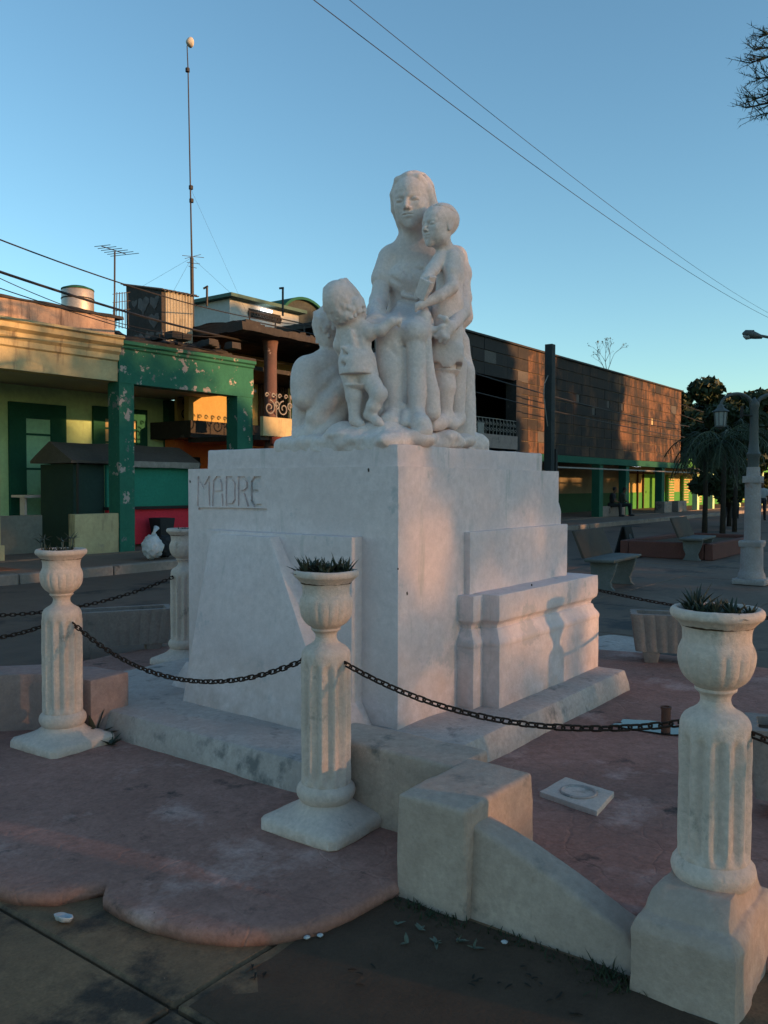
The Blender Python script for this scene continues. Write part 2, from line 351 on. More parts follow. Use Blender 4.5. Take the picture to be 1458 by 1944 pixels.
f_ = bm.faces.new(vs); bm.normal_update()
if f_.normal.z < 0: bmesh.ops.reverse_faces(bm, faces=[f_])
# rim: extrude + inset for a soft round edge
top = f_
ext = bmesh.ops.extrude_face_region(bm, geom=[top]); nv = [e for e in ext['geom'] if isinstance(e, bmesh.types.BMVert)]
bmesh.ops.translate(bm, verts=nv, vec=(0, 0, .04)); tf = [e for e in ext['geom'] if isinstance(e, bmesh.types.BMFace)][0]
bmesh.ops.inset_region(bm, faces=[tf], thickness=.02); bmesh.ops.translate(bm, verts=list(tf.verts), vec=(0, 0, .012))
bmesh.ops.triangulate(bm, faces=[tf])
for it in range(9):
    es = [e for e in bm.edges if e.calc_length() > .13]
    if not es or len(bm.verts) > 50000: break
    bmesh.ops.subdivide_edges(bm, edges=es, cuts=1)
    bmesh.ops.triangulate(bm, faces=[f for f in bm.faces if len(f.verts) > 4])
for v_ in bm.verts:
    if v_.co.z > .045:
        p = v_.co; v_.co.z += .008 * noise.noise(p * 1.7) + .004 * noise.noise(p * 6) + .002 * noise.noise(p * 18)
        # low swelling of the old cement towards the left
    elif v_.co.z > .01:
        v_.co.x += .006 * noise.noise(v_.co * 7); v_.co.y += .006 * noise.noise(v_.co * 7 + Vector((9, 0, 0)))
me = bpy.data.meshes.new('platform'); bm.to_mesh(me); bm.free(); me.shade_smooth(); me.materials.append(M_pink)
o = bpy.data.objects.new('platform', me); COL.objects.link(o)
struct(tag(o, 'pinkish red cement platform with scalloped edge round the monument', 'platform'))
# ================================================================== SDF sculpting
class Field:
    def __init__(s, lo, hi, h):
        s.lo = np.array(lo, float); s.h = h
        s.n = np.ceil((np.array(hi) - s.lo) / h).astype(int) + 1
        s.a = np.full(s.n, 1.0, np.float32)
        s.ax = [s.lo[i] + h * np.arange(s.n[i]) for i in range(3)]
    def win(s, lo, hi):
        i0 = np.clip(np.floor((np.array(lo) - s.lo) / s.h).astype(int), 0, s.n); i1 = np.clip(np.ceil((np.array(hi) - s.lo) / s.h).astype(int) + 1, 0, s.n)
        sl = tuple(slice(a, b) for a, b in zip(i0, i1))
        if any(b <= a for a, b in zip(i0, i1)): return None, None
        X = s.ax[0][sl[0]][:, None, None].astype(np.float32); Y = s.ax[1][sl[1]][None, :, None].astype(np.float32); Z = s.ax[2][sl[2]][None, None, :].astype(np.float32)
        return sl, (X, Y, Z)
    def comb(s, sl, d, k, op):
        a = s.a[sl]
        if op == 'add':
            h_ = np.maximum(k - np.abs(a - d), 0) / max(k, 1e-6); s.a[sl] = np.minimum(a, d) - h_ * h_ * k * .25
        else:
            d = -d; h_ = np.maximum(k - np.abs(a - d), 0) / max(k, 1e-6); s.a[sl] = np.maximum(a, d) + h_ * h_ * k * .25
    def cone(s, a, b, ra, rb, k=.03, op='add'):
        a = np.array(a, float); b = np.array(b, float); m = max(ra, rb) + k + 3 * s.h
        sl, c = s.win(np.minimum(a, b) - m, np.maximum(a, b) + m)
        if sl is None: return s
        ba = b - a; L2 = max(ba @ ba, 1e-9)
        t = np.clip(((c[0] - a[0]) * ba[0] + (c[1] - a[1]) * ba[1] + (c[2] - a[2]) * ba[2]) / L2, 0, 1)
        d = np.sqrt((c[0] - a[0] - t * ba[0]) ** 2 + (c[1] - a[1] - t * ba[1]) ** 2 + (c[2] - a[2] - t * ba[2]) ** 2) - (ra + (rb - ra) * t)
        s.comb(sl, d, k, op); return s
    def path(s, pts, rs, k=.03, op='add'):
        for i in range(len(pts) - 1): s.cone(pts[i], pts[i + 1], rs[i], rs[i + 1], k, op)
        return s
    def ell(s, c0, r, Rm=None, k=.03, op='add'):
        c0 = np.array(c0, float); r = np.array(r, float); m = max(r) + k + 3 * s.h
        sl, c = s.win(c0 - m, c0 + m)
        if sl is None: return s
        p = [c[i] - c0[i] for i in range(3)]
        if Rm is not None: p = [p[0] * Rm[0][i] + p[1] * Rm[1][i] + p[2] * Rm[2][i] for i in range(3)]
        k0 = np.sqrt((p[0] / r[0]) ** 2 + (p[1] / r[1]) ** 2 + (p[2] / r[2]) ** 2); k1 = np.sqrt((p[0] / r[0] ** 2) ** 2 + (p[1] / r[1] ** 2) ** 2 + (p[2] / r[2] ** 2) ** 2)
        d = k0 * (k0 - 1) / np.maximum(k1, 1e-6)
        d = np.where(k0 < 1e-3, -min(r), d).astype(np.float32)
        s.comb(sl, d, k, op); return s
    def box(s, c0, hf, rad=.01, Rm=None, k=.02, op='add'):
        c0 = np.array(c0, float); hf = np.array(hf, float); m = float(np.linalg.norm(hf)) + k + 3 * s.h
        sl, c = s.win(c0 - m, c0 + m)
        if sl is None: return s
        p = [c[i] - c0[i] for i in range(3)]
        if Rm is not None: p = [p[0] * Rm[0][i] + p[1] * Rm[1][i] + p[2] * Rm[2][i] for i in range(3)]
        q = [np.abs(p[i]) - hf[i] + rad for i in range(3)]
        d = np.sqrt(np.maximum(q[0], 0) ** 2 + np.maximum(q[1], 0) ** 2 + np.maximum(q[2], 0) ** 2) + np.minimum(np.maximum(np.maximum(q[0], q[1]), q[2]), 0) - rad
        s.comb(sl, d, k, op); return s
    def lumps(s, amp, fr):
        sl, c = s.win(s.lo, s.lo + s.h * s.n)
        X, Y, Z = c
        q = (np.sin(X * fr + 1.3 + 2 * np.sin(Z * fr * .7)) * np.sin(Y * fr * 1.1 + .4 + 1.5 * np.sin(X * fr * .6)) * np.sin(Z * fr * .9 + 2.1 + 1.7 * np.sin(Y * fr * .8)))
        q = q + .5 * np.sin(X * fr * 2.3 + 1.9 * np.sin(Y * fr * 1.7)) * np.sin(Z * fr * 2.6 + np.sin(X * fr * 2.1))
        s.a[sl] += (amp * q).astype(np.float32); return s
    def mesh(s):
        A = s.a; sg = A < 0
        nx, ny, nz = [v - 1 for v in A.shape]
        corners = [(i, j, k) for i in (0, 1) for j in (0, 1) for k in (0, 1)]
        cnt = np.zeros((nx, ny, nz), np.int8)
        for i, j, k in corners: cnt += sg[i:i + nx, j:j + ny, k:k + nz]
        act = (cnt > 0) & (cnt < 8); idx = np.argwhere(act); N = len(idx)
        vid = np.full((nx, ny, nz), -1, np.int64); vid[act] = np.arange(N)
        acc = np.zeros((N, 3)); c = np.zeros(N); base = idx
        for ax in range(3):
            o1, o2 = [a for a in range(3) if a != ax]
            for p in (0, 1):
                for q in (0, 1):
                    off = np.zeros(3, int); off[o1] = p; off[o2] = q; e = np.zeros(3, int); e[ax] = 1
                    i0 = base + off; i1 = i0 + e
                    a = A[i0[:, 0], i0[:, 1], i0[:, 2]].astype(float); b = A[i1[:, 0], i1[:, 1], i1[:, 2]].astype(float)
                    ok = (a < 0) != (b < 0); t = np.where(ok, a / np.where(ok, a - b, 1), 0)
                    pt = off[None, :] + t[:, None] * e[None, :]
                    acc += np.where(ok[:, None], pt, 0); c += ok
        V = s.lo + s.h * (base + acc / np.maximum(c, 1)[:, None])
        Q = []
        for ax in range(3):
            o1, o2 = [(1, 2), (2, 0), (0, 1)][ax]
            e = [0, 0, 0]; e[ax] = 1
            s0 = [slice(1, -1)] * 3; s1 = [slice(1, -1)] * 3
            s0[ax] = slice(0, A.shape[ax] - 1); s1[ax] = slice(1, A.shape[ax])
            a = sg[tuple(s0)]; b = sg[tuple(s1)]
            ch = np.argwhere(a != b); inv = a[a != b]
            org = np.ones(3, int); org[ax] = 0; P = ch + org
            def at(d1, d2):
                x = P.copy(); x[:, o1] -= d1; x[:, o2] -= d2; return vid[x[:, 0], x[:, 1], x[:, 2]]
            q = np.stack([at(1, 1), at(0, 1), at(0, 0), at(1, 0)], 1)
            q = np.where(inv[:, None], q, q[:, ::-1]); Q.append(q)
        Q = np.concatenate(Q); Q = Q[(Q >= 0).all(1)]
        return V, Q
def from_np(name, V, Q, m, parent=None, smooth=True):
    me = bpy.data.meshes.new(name); me.vertices.add(len(V)); me.vertices.foreach_set('co', V.astype(np.float32).ravel())
    me.loops.add(len(Q) * 4); me.loops.foreach_set('vertex_index', Q.astype(np.int32).ravel())
    me.polygons.add(len(Q)); me.polygons.foreach_set('loop_start', np.arange(0, len(Q) * 4, 4, dtype=np.int32))
    me.update(calc_edges=True); me.validate()
    if smooth: me.shade_smooth()
    me.materials.append(m); o = bpy.data.objects.new(name, me); COL.objects.link(o)
    if parent is not None: par(o, parent)
    return o
_fr = np.array([[math.sin(YAW), -math.cos(YAW), 0], [math.cos(YAW), math.sin(YAW), 0], [0, 0, 1.0]])   # rows: r, f, z
def P(px, py, d):
    a, fh, z = ray(px, py); t = d / fh
    return np.array([a * t, d, EYE + z * t])
def W2L(x, y, z):       # world point -> statue frame (lateral, forward, up)
    return np.array([x * _fr[0][0] + y * _fr[0][1], x * _fr[1][0] + y * _fr[1][1], z])
WR = np.array([[_fr[0][0], _fr[0][1], 0], [_fr[1][0], _fr[1][1], 0], [0, 0, 1.0]])      # columns: world X, Y, Z in statue frame
def L2W(V): return V @ _fr
def frame(yaw, pitch, roll=0):
    """head axes. yaw 0 faces the viewer, + turns to the viewer's right; pitch + looks down; columns right, face, up"""
    cy, sy, cp, sp = math.cos(R(yaw)), math.sin(R(yaw)), math.cos(R(pitch)), math.sin(R(pitch))
    Fd = np.array([sy * cp, -cy * cp, -sp]); Rt = np.array([cy, sy, 0.0]); U = np.cross(Fd, Rt) * -1
    if U[2] < 0 and abs(pitch) < 90: U = -U
    cr, sr = math.cos(R(roll)), math.sin(R(roll))
    R2 = Rt * cr + U * sr; U2 = U * cr - Rt * sr
    return np.stack([R2, Fd, U2], 1)
def head(F, c, H, A, hair='none', ears=True, kf=1.0):
    def T(x, y, z): return c + H * (A @ np.array([x, y, z]))
    def E_(x, y, z, rx, ry, rz, k=.04, op='add'): F.ell(T(x, y, z), (rx * H, ry * H, rz * H), A, k * H, op)
    def C_(a, b, ra, rb, k=.04, op='add'): F.cone(T(*a), T(*b), ra * H, rb * H, k * H, op)
    E_(0, -.07, .13, .345, .40, .36, .05); E_(0, .06, -.10, .285, .30, .37, .12)
    E_(0, .14, .14, .25, .22, .25, .1)
    for q in (-1, 1):
        E_(q * .165, .20, -.10, .10, .12, .12, .1); E_(q * .15, .08, -.27, .12, .17, .12, .12)
    E_(0, .285, -.405, .085, .075, .075, .1); E_(0, .27, -.25, .13, .10, .12, .1)
    for q in (-1, 1): E_(q * .135, .400, .0, .098, .075, .055, .045, 'sub')
    C_((-.20, .285, .07), (-.05, .36, .075), .022, .026, .05); C_((.05, .36, .075), (.20, .285, .07), .026, .022, .05)
    for q in (-1, 1):
        E_(q * .135, .283, -.012, .070, .065, .052, .015); E_(q * .135, .305, .012, .075, .058, .034, .012)
        C_((q * .075, .350, -.028), (q * .195, .322, -.030), .011, .011, .008, 'sub')
    C_((0, .345, .05), (0, .435, -.105), .026, .040, .04); E_(0, .425, -.125, .042, .045, .036, .03)
    for q in (-1, 1): E_(q * .047, .39, -.142, .03, .035, .026, .03)
    C_((-.022, .43, -.168), (-.024, .40, -.155), .014, .010, .01, 'sub'); C_((.022, .43, -.168), (.024, .40, -.155), .014, .010, .01, 'sub')
    E_(0, .365, -.225, .088, .035, .024, .025); E_(0, .355, -.275, .078, .038, .027, .025)
    C_((-.09, .36, -.248), (0, .405, -.250), .012, .013, .010, 'sub'); C_((0, .405, -.250), (.09, .36, -.248), .013, .012, .010, 'sub')
    C_((-.05, .395, -.322), (.05, .395, -.322), .016, .016, .04, 'sub')
    if ears:
        for q in (-1, 1):
            E_(q * .325, -.04, -.03, .03, .085, .105, .02); E_(q * .365, -.02, -.02, .018, .045, .06, .02, 'sub'); E_(q * .33, -.01, -.115, .022, .03, .03, .02)
    return T
def seeded(n): return random.Random(n)
def curls(F, T, H, n, rad, seed, front=-.02, lowz=-.3, amp=1.0):
    rg = seeded(seed)
    for _ in range(n):
        a = rg.uniform(0, 2 * math.pi); zz = rg.uniform(lowz, .46)
        rr = math.sqrt(max(0, 1 - (zz / .52) ** 2)) if zz > 0 else 1 - .25 * (zz / -.4) ** 2
        x, y = .355 * rr * math.cos(a), -.07 + .41 * rr * math.sin(a)
        if y > front + .55 * max(0, zz) + .04: continue
        t2 = a + rg.uniform(-.5, .5); z2 = min(zz + rg.uniform(-.12, .12), .46)
        q_ = Vector((x, y + .07, zz * .9)); F.cone(T(x, y, zz), T(x * .98 + rg.uniform(-.03, .03), y * .98 + rg.uniform(-.03, .03), z2), rad * H, rad * .9 * H, .05 * H)
# ================================================================== statue group
ST = L2W(np.array([W2L(4.55, 3.35, 1.833)]))[0]
st = thing('statue', 'white statue of a seated mother with three children on top of the stepped pedestal', 'statue', tuple(ST))
def finish(F, name, label, m=None, amp=.0009):
    F.lumps(amp, 55); F.lumps(amp * .8, 23)
    V, Q = F.mesh(); o = from_np(name, L2W(V), Q, m or M_statue, st); o['label'] = label; return o
# --- mother
def bb(c, hw): c = np.array(c); hw = np.array(hw); return c - hw, c + hw
F = Field(P(690, 880, 4.9)[:] * [1, 0, 0] + [-.12, 4.78, 1.80], [0.62, 6.15, 3.76], .0052)
mh = P(782, 384, 5.55); A = frame(-19, 10, 2); H = .365
# hair mass first, then the face over it
T0 = lambda x, y, z: mh + H * (A @ np.array([x, y, z]))
F.ell(T0(0, -.10, .155), (.385 * H, .43 * H, .395 * H), A, .02)
F.ell(T0(0, -.25, -.12), (.30 * H, .28 * H, .36 * H), A, .04)
T = head(F, mh, H, A, ears=False)
for q in (-1, 1):
    for off, rr, sw in ((0, .078, 0), (.075, .080, .05), (.15, .08, .1)):
        pts = [T(q * .02, .20 - off * 1.6, .435 + off * .2), T(q * .19, .17 - off * 1.6, .37 + off * .3), T(q * .305, .07 - off, .16 + off * .3), T(q * .335, -.03 - off, -.08), T(q * .28, -.12 - off, -.30), T(q * (.22 + .04), -.2 - off * .5, -.52), T(q * .25, -.22, -.68)]
        F.path(pts, [rr * H * v for v in (.55, .85, 1.05, 1.1, 1.15, 1.0, .7)], .010)
    for e in (.03, .11):
        F.path([T(q * .05, .17 - e, .485), T(q * .23, .10 - e, .42), T(q * .37, -.02 - e, .20), T(q * .39, -.1 - e, -.05)], [.012 * H] * 4, .014, 'sub')
neck0 = P(783, 430, 5.60)
F.cone(neck0, P(790, 478, 5.68), .066, .075, .05)
# torso
F.ell(P(795, 520, 5.70), (.215, .155, .25), None, .05); F.ell(P(783, 585, 5.70), (.165, .145, .20), None, .07)
F.cone(P(744, 486, 5.68), P(864, 488, 5.70), .068, .070, .09); F.cone(P(776, 470, 5.69), P(800, 470, 5.69), .085, .085, .06)
F.ell(P(760, 528, 5.565), (.075, .06, .075), None, .07); F.ell(P(806, 526, 5.565), (.075, .06, .075), None, .07)
F.ell(P(800, 622, 5.80), (.27, .23, .20), None, .07)
# bodice folds
for (a, b, c_) in (((738, 512), (770, 500), (800, 512)), ((742, 528), (768, 545), (800, 548)), ((745, 545), (765, 562), (790, 572)), ((760, 505), (785, 530), (800, 560))):
    F.path([P(a[0], a[1], 5.53), P(b[0], b[1], 5.498), P(c_[0], c_[1], 5.525)], [.012, .015, .011], .02, 'sub')
for (a, b) in (((752, 590), (775, 602)), ((756, 575), (782, 590)), ((764, 560), (790, 566))):
    F.cone(P(a[0], a[1], 5.545), P(b[0], b[1], 5.53), .012, .014, .03)
# her right arm (viewer's left)
F.cone(P(737, 490, 5.67), P(726, 530, 5.63), .072, .080, .035)
F.cone(P(726, 528, 5.63), P(718, 572, 5.56), .060, .057, .004)
F.path([P(718, 572, 5.56), P(713, 590, 5.46), P(712, 606, 5.33)], [.058, .056, .042], .03)
F.ell(P(707, 606, 5.29), (.052, .05, .035), None, .03)
for k_ in range(4): F.path([P(700 + k_ * 6, 606 + k_, 5.27), P(692 + k_ * 7, 612 + k_ * 2, 5.22), P(692 + k_ * 7, 622 + k_ * 2, 5.21)], [.018, .017, .015], .010)
# her left arm round the boy
F.cone(P(862, 492, 5.70), P(872, 520, 5.69), .078, .080, .04)
F.path([P(871, 516, 5.69), P(876, 566, 5.62), P(874, 592, 5.50), P(860, 616, 5.31)], [.070, .062, .056, .040], .025)
F.ell(P(850, 622, 5.262), (.052, .030, .050), None, .03)
for (tx, ty, kx, ky, r0) in ((834, 601, 845, 606, .014), (826, 626, 838, 621, .0145), (829, 639, 838, 632, .0145), (835, 647, 842, 638, .014), (845, 651, 848, 641, .012)):
    F.path([P(853, 618, 5.255), P(kx, ky, 5.232), P(tx, ty, 5.248)], [.020, r0 + .004, r0], .011)
# thighs and skirt
F.cone(P(775, 612, 5.72), P(742, 634, 5.25), .125, .098, .06); F.cone(P(812, 606, 5.72), P(787, 632, 5.20), .115, .085, .06)
F.path([P(741, 642, 5.25), P(742, 700, 5.25), P(747, 760, 5.24), P(752, 795, 5.22)], [.092, .098, .080, .072], .014)
F.path([P(787, 634, 5.20), P(790, 690, 5.185), P(791, 750, 5.17), P(789, 796, 5.15)], [.062, .055, .056, .050], .008)
F.path([P(797, 585, 5.46), P(806, 600, 5.28), P(808, 650, 5.225), P(812, 705, 5.22), P(818, 745, 5.22), P(819, 782, 5.22)], [.045, .038, .034, .040, .052, .058], .008)
F.box(P(776, 735, 5.45), (.125, .20, .38), .06, None, .04); F.box(P(800, 735, 5.72), (.20, .18, .36), .06, None, .04)
F.cone(P(768, 665, 5.21), P(770, 790, 5.21), .020, .022, .008)
F.cone(P(801, 640, 5.235), P(804, 790, 5.235), .018, .020, .008)
F.path([P(742, 662, 5.15), P(755, 675, 5.16)], [.01, .006], .03, 'sub')
# bib of folds near the hem
for q in range(5): F.cone(P(722 + q * 11, 770, 5.19 - .006 * q), P(720 + q * 12, 796, 5.17), .014, .020, .02)
# feet
F.path([P(742, 792, 5.16), P(738, 800, 5.10), P(722, 809, 5.10)], [.055, .050, .040], .03); F.cone(P(770, 788, 5.14), P(768, 803, 5.09), .036, .030, .02)
F.path([P(793, 792, 5.12), P(799, 806, 5.07), P(806, 818, 5.045)], [.050, .056, .050], .03); F.ell(P(794, 822, 5.05), (.035, .05, .024), None, .03)
# seat and drapery behind
F.cone(P(868, 650, 5.80), P(872, 700, 5.80), .082, .085, .05); F.cone(P(866, 700, 5.80), P(872, 835, 5.78), .105, .125, .04)
F.box(P(830, 775, 5.80), (.24, .22, .30), .07, None, .05); F.box(P(740, 760, 5.72), (.16, .2, .30), .07, None, .05)
F.cone(P(868, 500, 5.80), P(878, 600, 5.80), .05, .07, .06)
finish(F, 'mother', 'seated mother in a short-sleeved draped gown looking down')
# --- standing boy with a book
F = Field(P(786, 830, 5.2) - [.0, .16, .0], P(900, 380, 5.66) + [.06, .16, .06], .0046)
bh = P(832, 429, 5.40); A = frame(-52, 4, -4); H = .285
T = head(F, bh, H, A)
F.ell(T(0, -.10, .145), (.357 * H, .405 * H, .362 * H), A, .010)
for q in range(7):
    u = (q - 3) / 3.0
    F.path([T(.04 + .10 * u, .20 - .05 * abs(u), .40), T(.28 * u, .0, .485 - .14 * abs(u)), T(.34 * u, -.28, .36 - .14 * abs(u))], [.010 * H, .014 * H, .010 * H], .03 * H, 'sub')
F.cone(P(840, 462, 5.43), P(850, 482, 5.46), .050, .056, .03)
F.ell(P(853, 520, 5.47), (.092, .095, .155), None, .03); F.ell(P(851, 575, 5.455), (.097, .105, .14), None, .05); F.ell(P(838, 586, 5.39), (.06, .06, .075), None, .05)
F.cone(P(838, 488, 5.44), P(866, 488, 5.48), .045, .05, .04)
F.cone(P(847, 612, 5.44), P(846, 686, 5.42), .104, .108, .03)
F.box(P(846, 672, 5.43), (.108, .11, .065), .05, None, .03)
F.box(P(846, 697, 5.43), (.10, .10, .022), .006, None, .004, 'sub')
F.cone(P(843, 690, 5.42), P(844, 735, 5.41), .072, .066, .005); F.cone(P(844, 735, 5.41), P(843, 788, 5.42), .066, .050, .03)
F.cone(P(868, 690, 5.50), P(867, 790, 5.50), .062, .05, .01)
F.path([P(848, 795, 5.43), P(832, 803, 5.33), P(822, 807, 5.28)], [.052, .046, .036], .03); F.cone(P(870, 796, 5.5), P(860, 806, 5.40), .045, .035, .03)
# near arm
F.cone(P(857, 490, 5.40), P(856, 516, 5.365), .050, .055, .02); F.path([P(856, 514, 5.365), P(857, 545, 5.32), P(832, 563, 5.27), P(800, 578, 5.235)], [.046, .042, .036, .026], .014)
F.ell(P(793, 581, 5.23), (.032, .024, .020), None, .02)
for q in range(4): F.cone(P(792, 578 + q * 2, 5.225), P(782 + q * 2, 581 + q * 2.6, 5.225), .013, .012, .006)
# far arm
F.path([P(834, 492, 5.40), P(820, 512, 5.33), P(808, 530, 5.26), P(804, 545, 5.235)], [.048, .040, .034, .026], .02)
finish(F, 'boy', 'standing boy in short trousers held by the mother')
# book
F = Field(P(775, 600, 5.15) - [0, .05, 0], P(835, 510, 5.35) + [0, .05, 0], .004)
Ab = np.array(frame(-35, 10, -30))
F.box(P(803, 549, 5.215), (.040, .018, .060), .004, Ab, .004); F.box(P(814, 541, 5.235), (.010, .045, .058), .004, Ab, .004)
finish(F, 'book', 'small book held open by the standing boy', amp=.0005)
# --- toddler
F = Field(P(612, 815, 5.05) - [0, .24, .0], P(775, 530, 5.3) + [0, .16, .06], .0046)
th = P(656, 577, 5.13); A = frame(142, -28, -16); H = .285
T = head(F, th, H, A)
F.ell(T(0, -.12, .14), (.37 * H, .42 * H, .41 * H), A, .012); F.ell(T(0, -.2, -.12), (.30 * H, .28 * H, .28 * H), A, .03)
curls(F, T, H, 260, .036, 9, front=.06, lowz=-.30)
F.cone(P(668, 600, 5.14), P(678, 622, 5.15), .045, .050, .03)
F.ell(P(675, 655, 5.15), (.095, .08, .13), None, .03); F.ell(P(677, 690, 5.14), (.105, .085, .085), None, .04); F.cone(P(655, 630, 5.15), P(692, 626, 5.14), .045, .045, .04)
F.cone(P(678, 690, 5.14), P(680, 708, 5.135), .115, .118, .02); F.box(P(680, 722, 5.135), (.14, .14, .030), .004, None, .004, 'sub')
for (a, b) in (((652, 650), (688, 662)), ((655, 672), (690, 682)), ((650, 690), (676, 702)), ((672, 622), (684, 660)), ((662, 640), (680, 640))):
    F.cone(P(a[0], a[1], 5.068), P(b[0], b[1], 5.068), .013, .011, .02, 'sub')
for (a, b) in (((650, 660), (686, 672)), ((654, 682), (700, 690)), ((665, 630), (672, 668))):
    F.cone(P(a[0], a[1], 5.07), P(b[0], b[1], 5.07), .011, .010, .03)
F.cone(P(692, 628, 5.13), P(700, 632, 5.11), .050, .052, .02); F.path([P(697, 630, 5.11), P(722, 627, 5.08), P(742, 612, 5.08), P(752, 608, 5.09)], [.040, .036, .028, .022], .014)
F.ell(P(753, 609, 5.095), (.026, .022, .02), None, .015)
for q in range(4): F.cone(P(752, 606 + q * 2, 5.09), P(760 - q, 606 + q * 4, 5.10), .013, .011, .006)
F.path([P(652, 632, 5.17), P(646, 655, 5.20), P(652, 675, 5.25)], [.048, .042, .035], .02)
F.cone(P(665, 712, 5.14), P(672, 752, 5.13), .060, .050, .006); F.cone(P(672, 752, 5.13), P(673, 795, 5.13), .048, .034, .02); F.path([P(674, 798, 5.13), P(686, 806, 5.10)], [.034, .024], .02)
F.cone(P(694, 710, 5.12), P(719, 748, 5.06), .062, .050, .006); F.path([P(719, 748, 5.06), P(708, 772, 5.07), P(701, 786, 5.09)], [.048, .040, .032], .02); F.path([P(701, 787, 5.09), P(716, 800, 5.05), P(724, 806, 5.04)], [.033, .025, .018], .02)
F.ell(P(690, 714, 5.15), (.08, .06, .04), None, .03)
finish(F, 'toddler', 'toddler seen from behind with one hand on the mother\'s knee')
# --- crouching figure
F = Field(P(545, 870, 5.15) - [0, .05, 0], P(740, 575, 5.75) + [0, .16, .0], .0062)
kh = P(626, 624, 5.42); A = frame(-120, 22, -8); H = .285
T = head(F, kh, H, A)
F.ell(T(0, -.13, .12), (.38 * H, .42 * H, .40 * H), A, .012)
curls(F, T, H, 150, .045, 21, front=.0, lowz=-.3)
F.cone(P(634, 655, 5.46), P(640, 672, 5.48), .06, .07, .04)
F.path([P(640, 690, 5.46), P(612, 694, 5.42), P(586, 702, 5.38), P(578, 720, 5.36)], [.105, .085, .075, .085], .05)
F.path([P(582, 706, 5.37), P(577, 735, 5.35), P(576, 755, 5.33)], [.088, .080, .068], .04)
F.ell(P(578, 757, 5.33), (.075, .08, .062), None, .03)
F.path([P(584, 748, 5.35), P(610, 726, 5.37), P(632, 712, 5.38)], [.070, .055, .05], .03)
F.ell(P(642, 700, 5.50), (.11, .11, .16), None, .06); F.ell(P(655, 745, 5.50), (.12, .13, .17), None, .06)
F.path([P(650, 735, 5.38), P(622, 765, 5.34), P(596, 792, 5.33)], [.070, .062, .055], .03)
F.path([P(640, 770, 5.42), P(610, 800, 5.37), P(588, 822, 5.36)], [.075, .07, .06], .03); F.path([P(640, 790, 5.40), P(628, 812, 5.33), P(606, 826, 5.30)], [.055, .045, .035], .02)
F.path([P(565, 775, 5.50), P(562, 800, 5.46), P(568, 835, 5.42)], [.05, .06, .07], .04)
F.box(P(610, 800, 5.58), (.17, .18, .16), .06, None, .05); F.ell(P(700, 760, 5.55), (.16, .12, .25), None, .05)
F.ell(P(585, 832, 5.38), (.09, .08, .05), None, .04)
finish(F, 'crouching_child', 'crouching child bent over behind the toddler')
# --- rocky base
F = Field([-1.0, 4.78, 1.80], [1.05, 6.75, 2.02], .0085)
F.box(W2L(4.50, 3.38, 1.835), (.60, .46, .050), .03, WR, .02)
rg = seeded(5)
for _ in range(70):
    x_, y_ = rg.uniform(4.0, 4.95), rg.uniform(2.98, 3.72)
    if _ < 34: (x_, y_) = (rg.uniform(3.98, 4.1), rg.uniform(2.97, 3.70)) if _ % 2 else (rg.uniform(4.0, 5.0), rg.uniform(2.94, 3.03))
    F.ell(W2L(x_, y_, 1.855 + rg.uniform(-.01, .045)), (rg.uniform(.06, .16), rg.uniform(.06, .14), rg.uniform(.03, .06)), WR, .03)
for (px, py, d_, r_) in ((735, 812, 5.11, .07), (705, 818, 5.16, .08), (800, 834, 5.07, .07), (850, 830, 5.36, .065), (880, 836, 5.52, .065), (600, 838, 5.42, .1), (660, 822, 5.25, .1), (560, 845, 5.45, .08)):
    F.ell(P(px, py, d_), (r_ * 1.3, r_ * 1.2, r_ * .7), None, .04)
F.cone(P(885, 838, 5.72), P(908, 842, 5.72), .085, .070, .03)
F.lumps(.005, 30)
V, Q = F.mesh(); ob = from_np('rock_base', L2W(V), Q, M_statue, st)
# ================================================================== monument
mo = thing('monument_pedestal', 'tall stepped white pedestal with the carved word MADRE on its left face', 'pedestal', (4.9, 3.7, .03))
BX, BY = 3.864, 2.81
b = MB(); b.rects([(3.07, 6.21, 2.32, 5.35, .0), (3.085, 6.20, 2.33, 5.35, .10), (3.115, 6.175, 2.36, 5.35, .20)])
b.build('plinth', M_dirty, mo, bevel=.018, cell=.09, rough=.012, rscale=4)
# block with engraved letters
b = MB(); b.box(BX, 5.945, BY, 4.615, .19, 1.705)
blk = b.build('pedestal_block', M_white, mo)
cut = MB()
def stroke(p, q, wd=.020, k=0):
    (y0, z0), (y1, z1) = onX(p[0], p[1], BX), onX(q[0], q[1], BX)
    d = Vector((0, y1 - y0, z1 - z0)); n_ = Vector((0, -d.z, d.y)).normalized() * wd / 2; e = d.normalized() * wd * .45
    a0, a1 = Vector((0, y0, z0)) - e, Vector((0, y1, z1)) + e
    ring = [a0 + n_, a1 + n_, a1 - n_, a0 - n_]
    c_ = MB(); c_.loft([[(BX - .02 - k * .0011, v.y, v.z) for v in ring], [(BX + .010 + k * .00023, v.y, v.z) for v in ring]]); return c_
strokes = []
def glyph(pl_):
    for a, b_ in zip(pl_, pl_[1:]): strokes.append((a, b_))
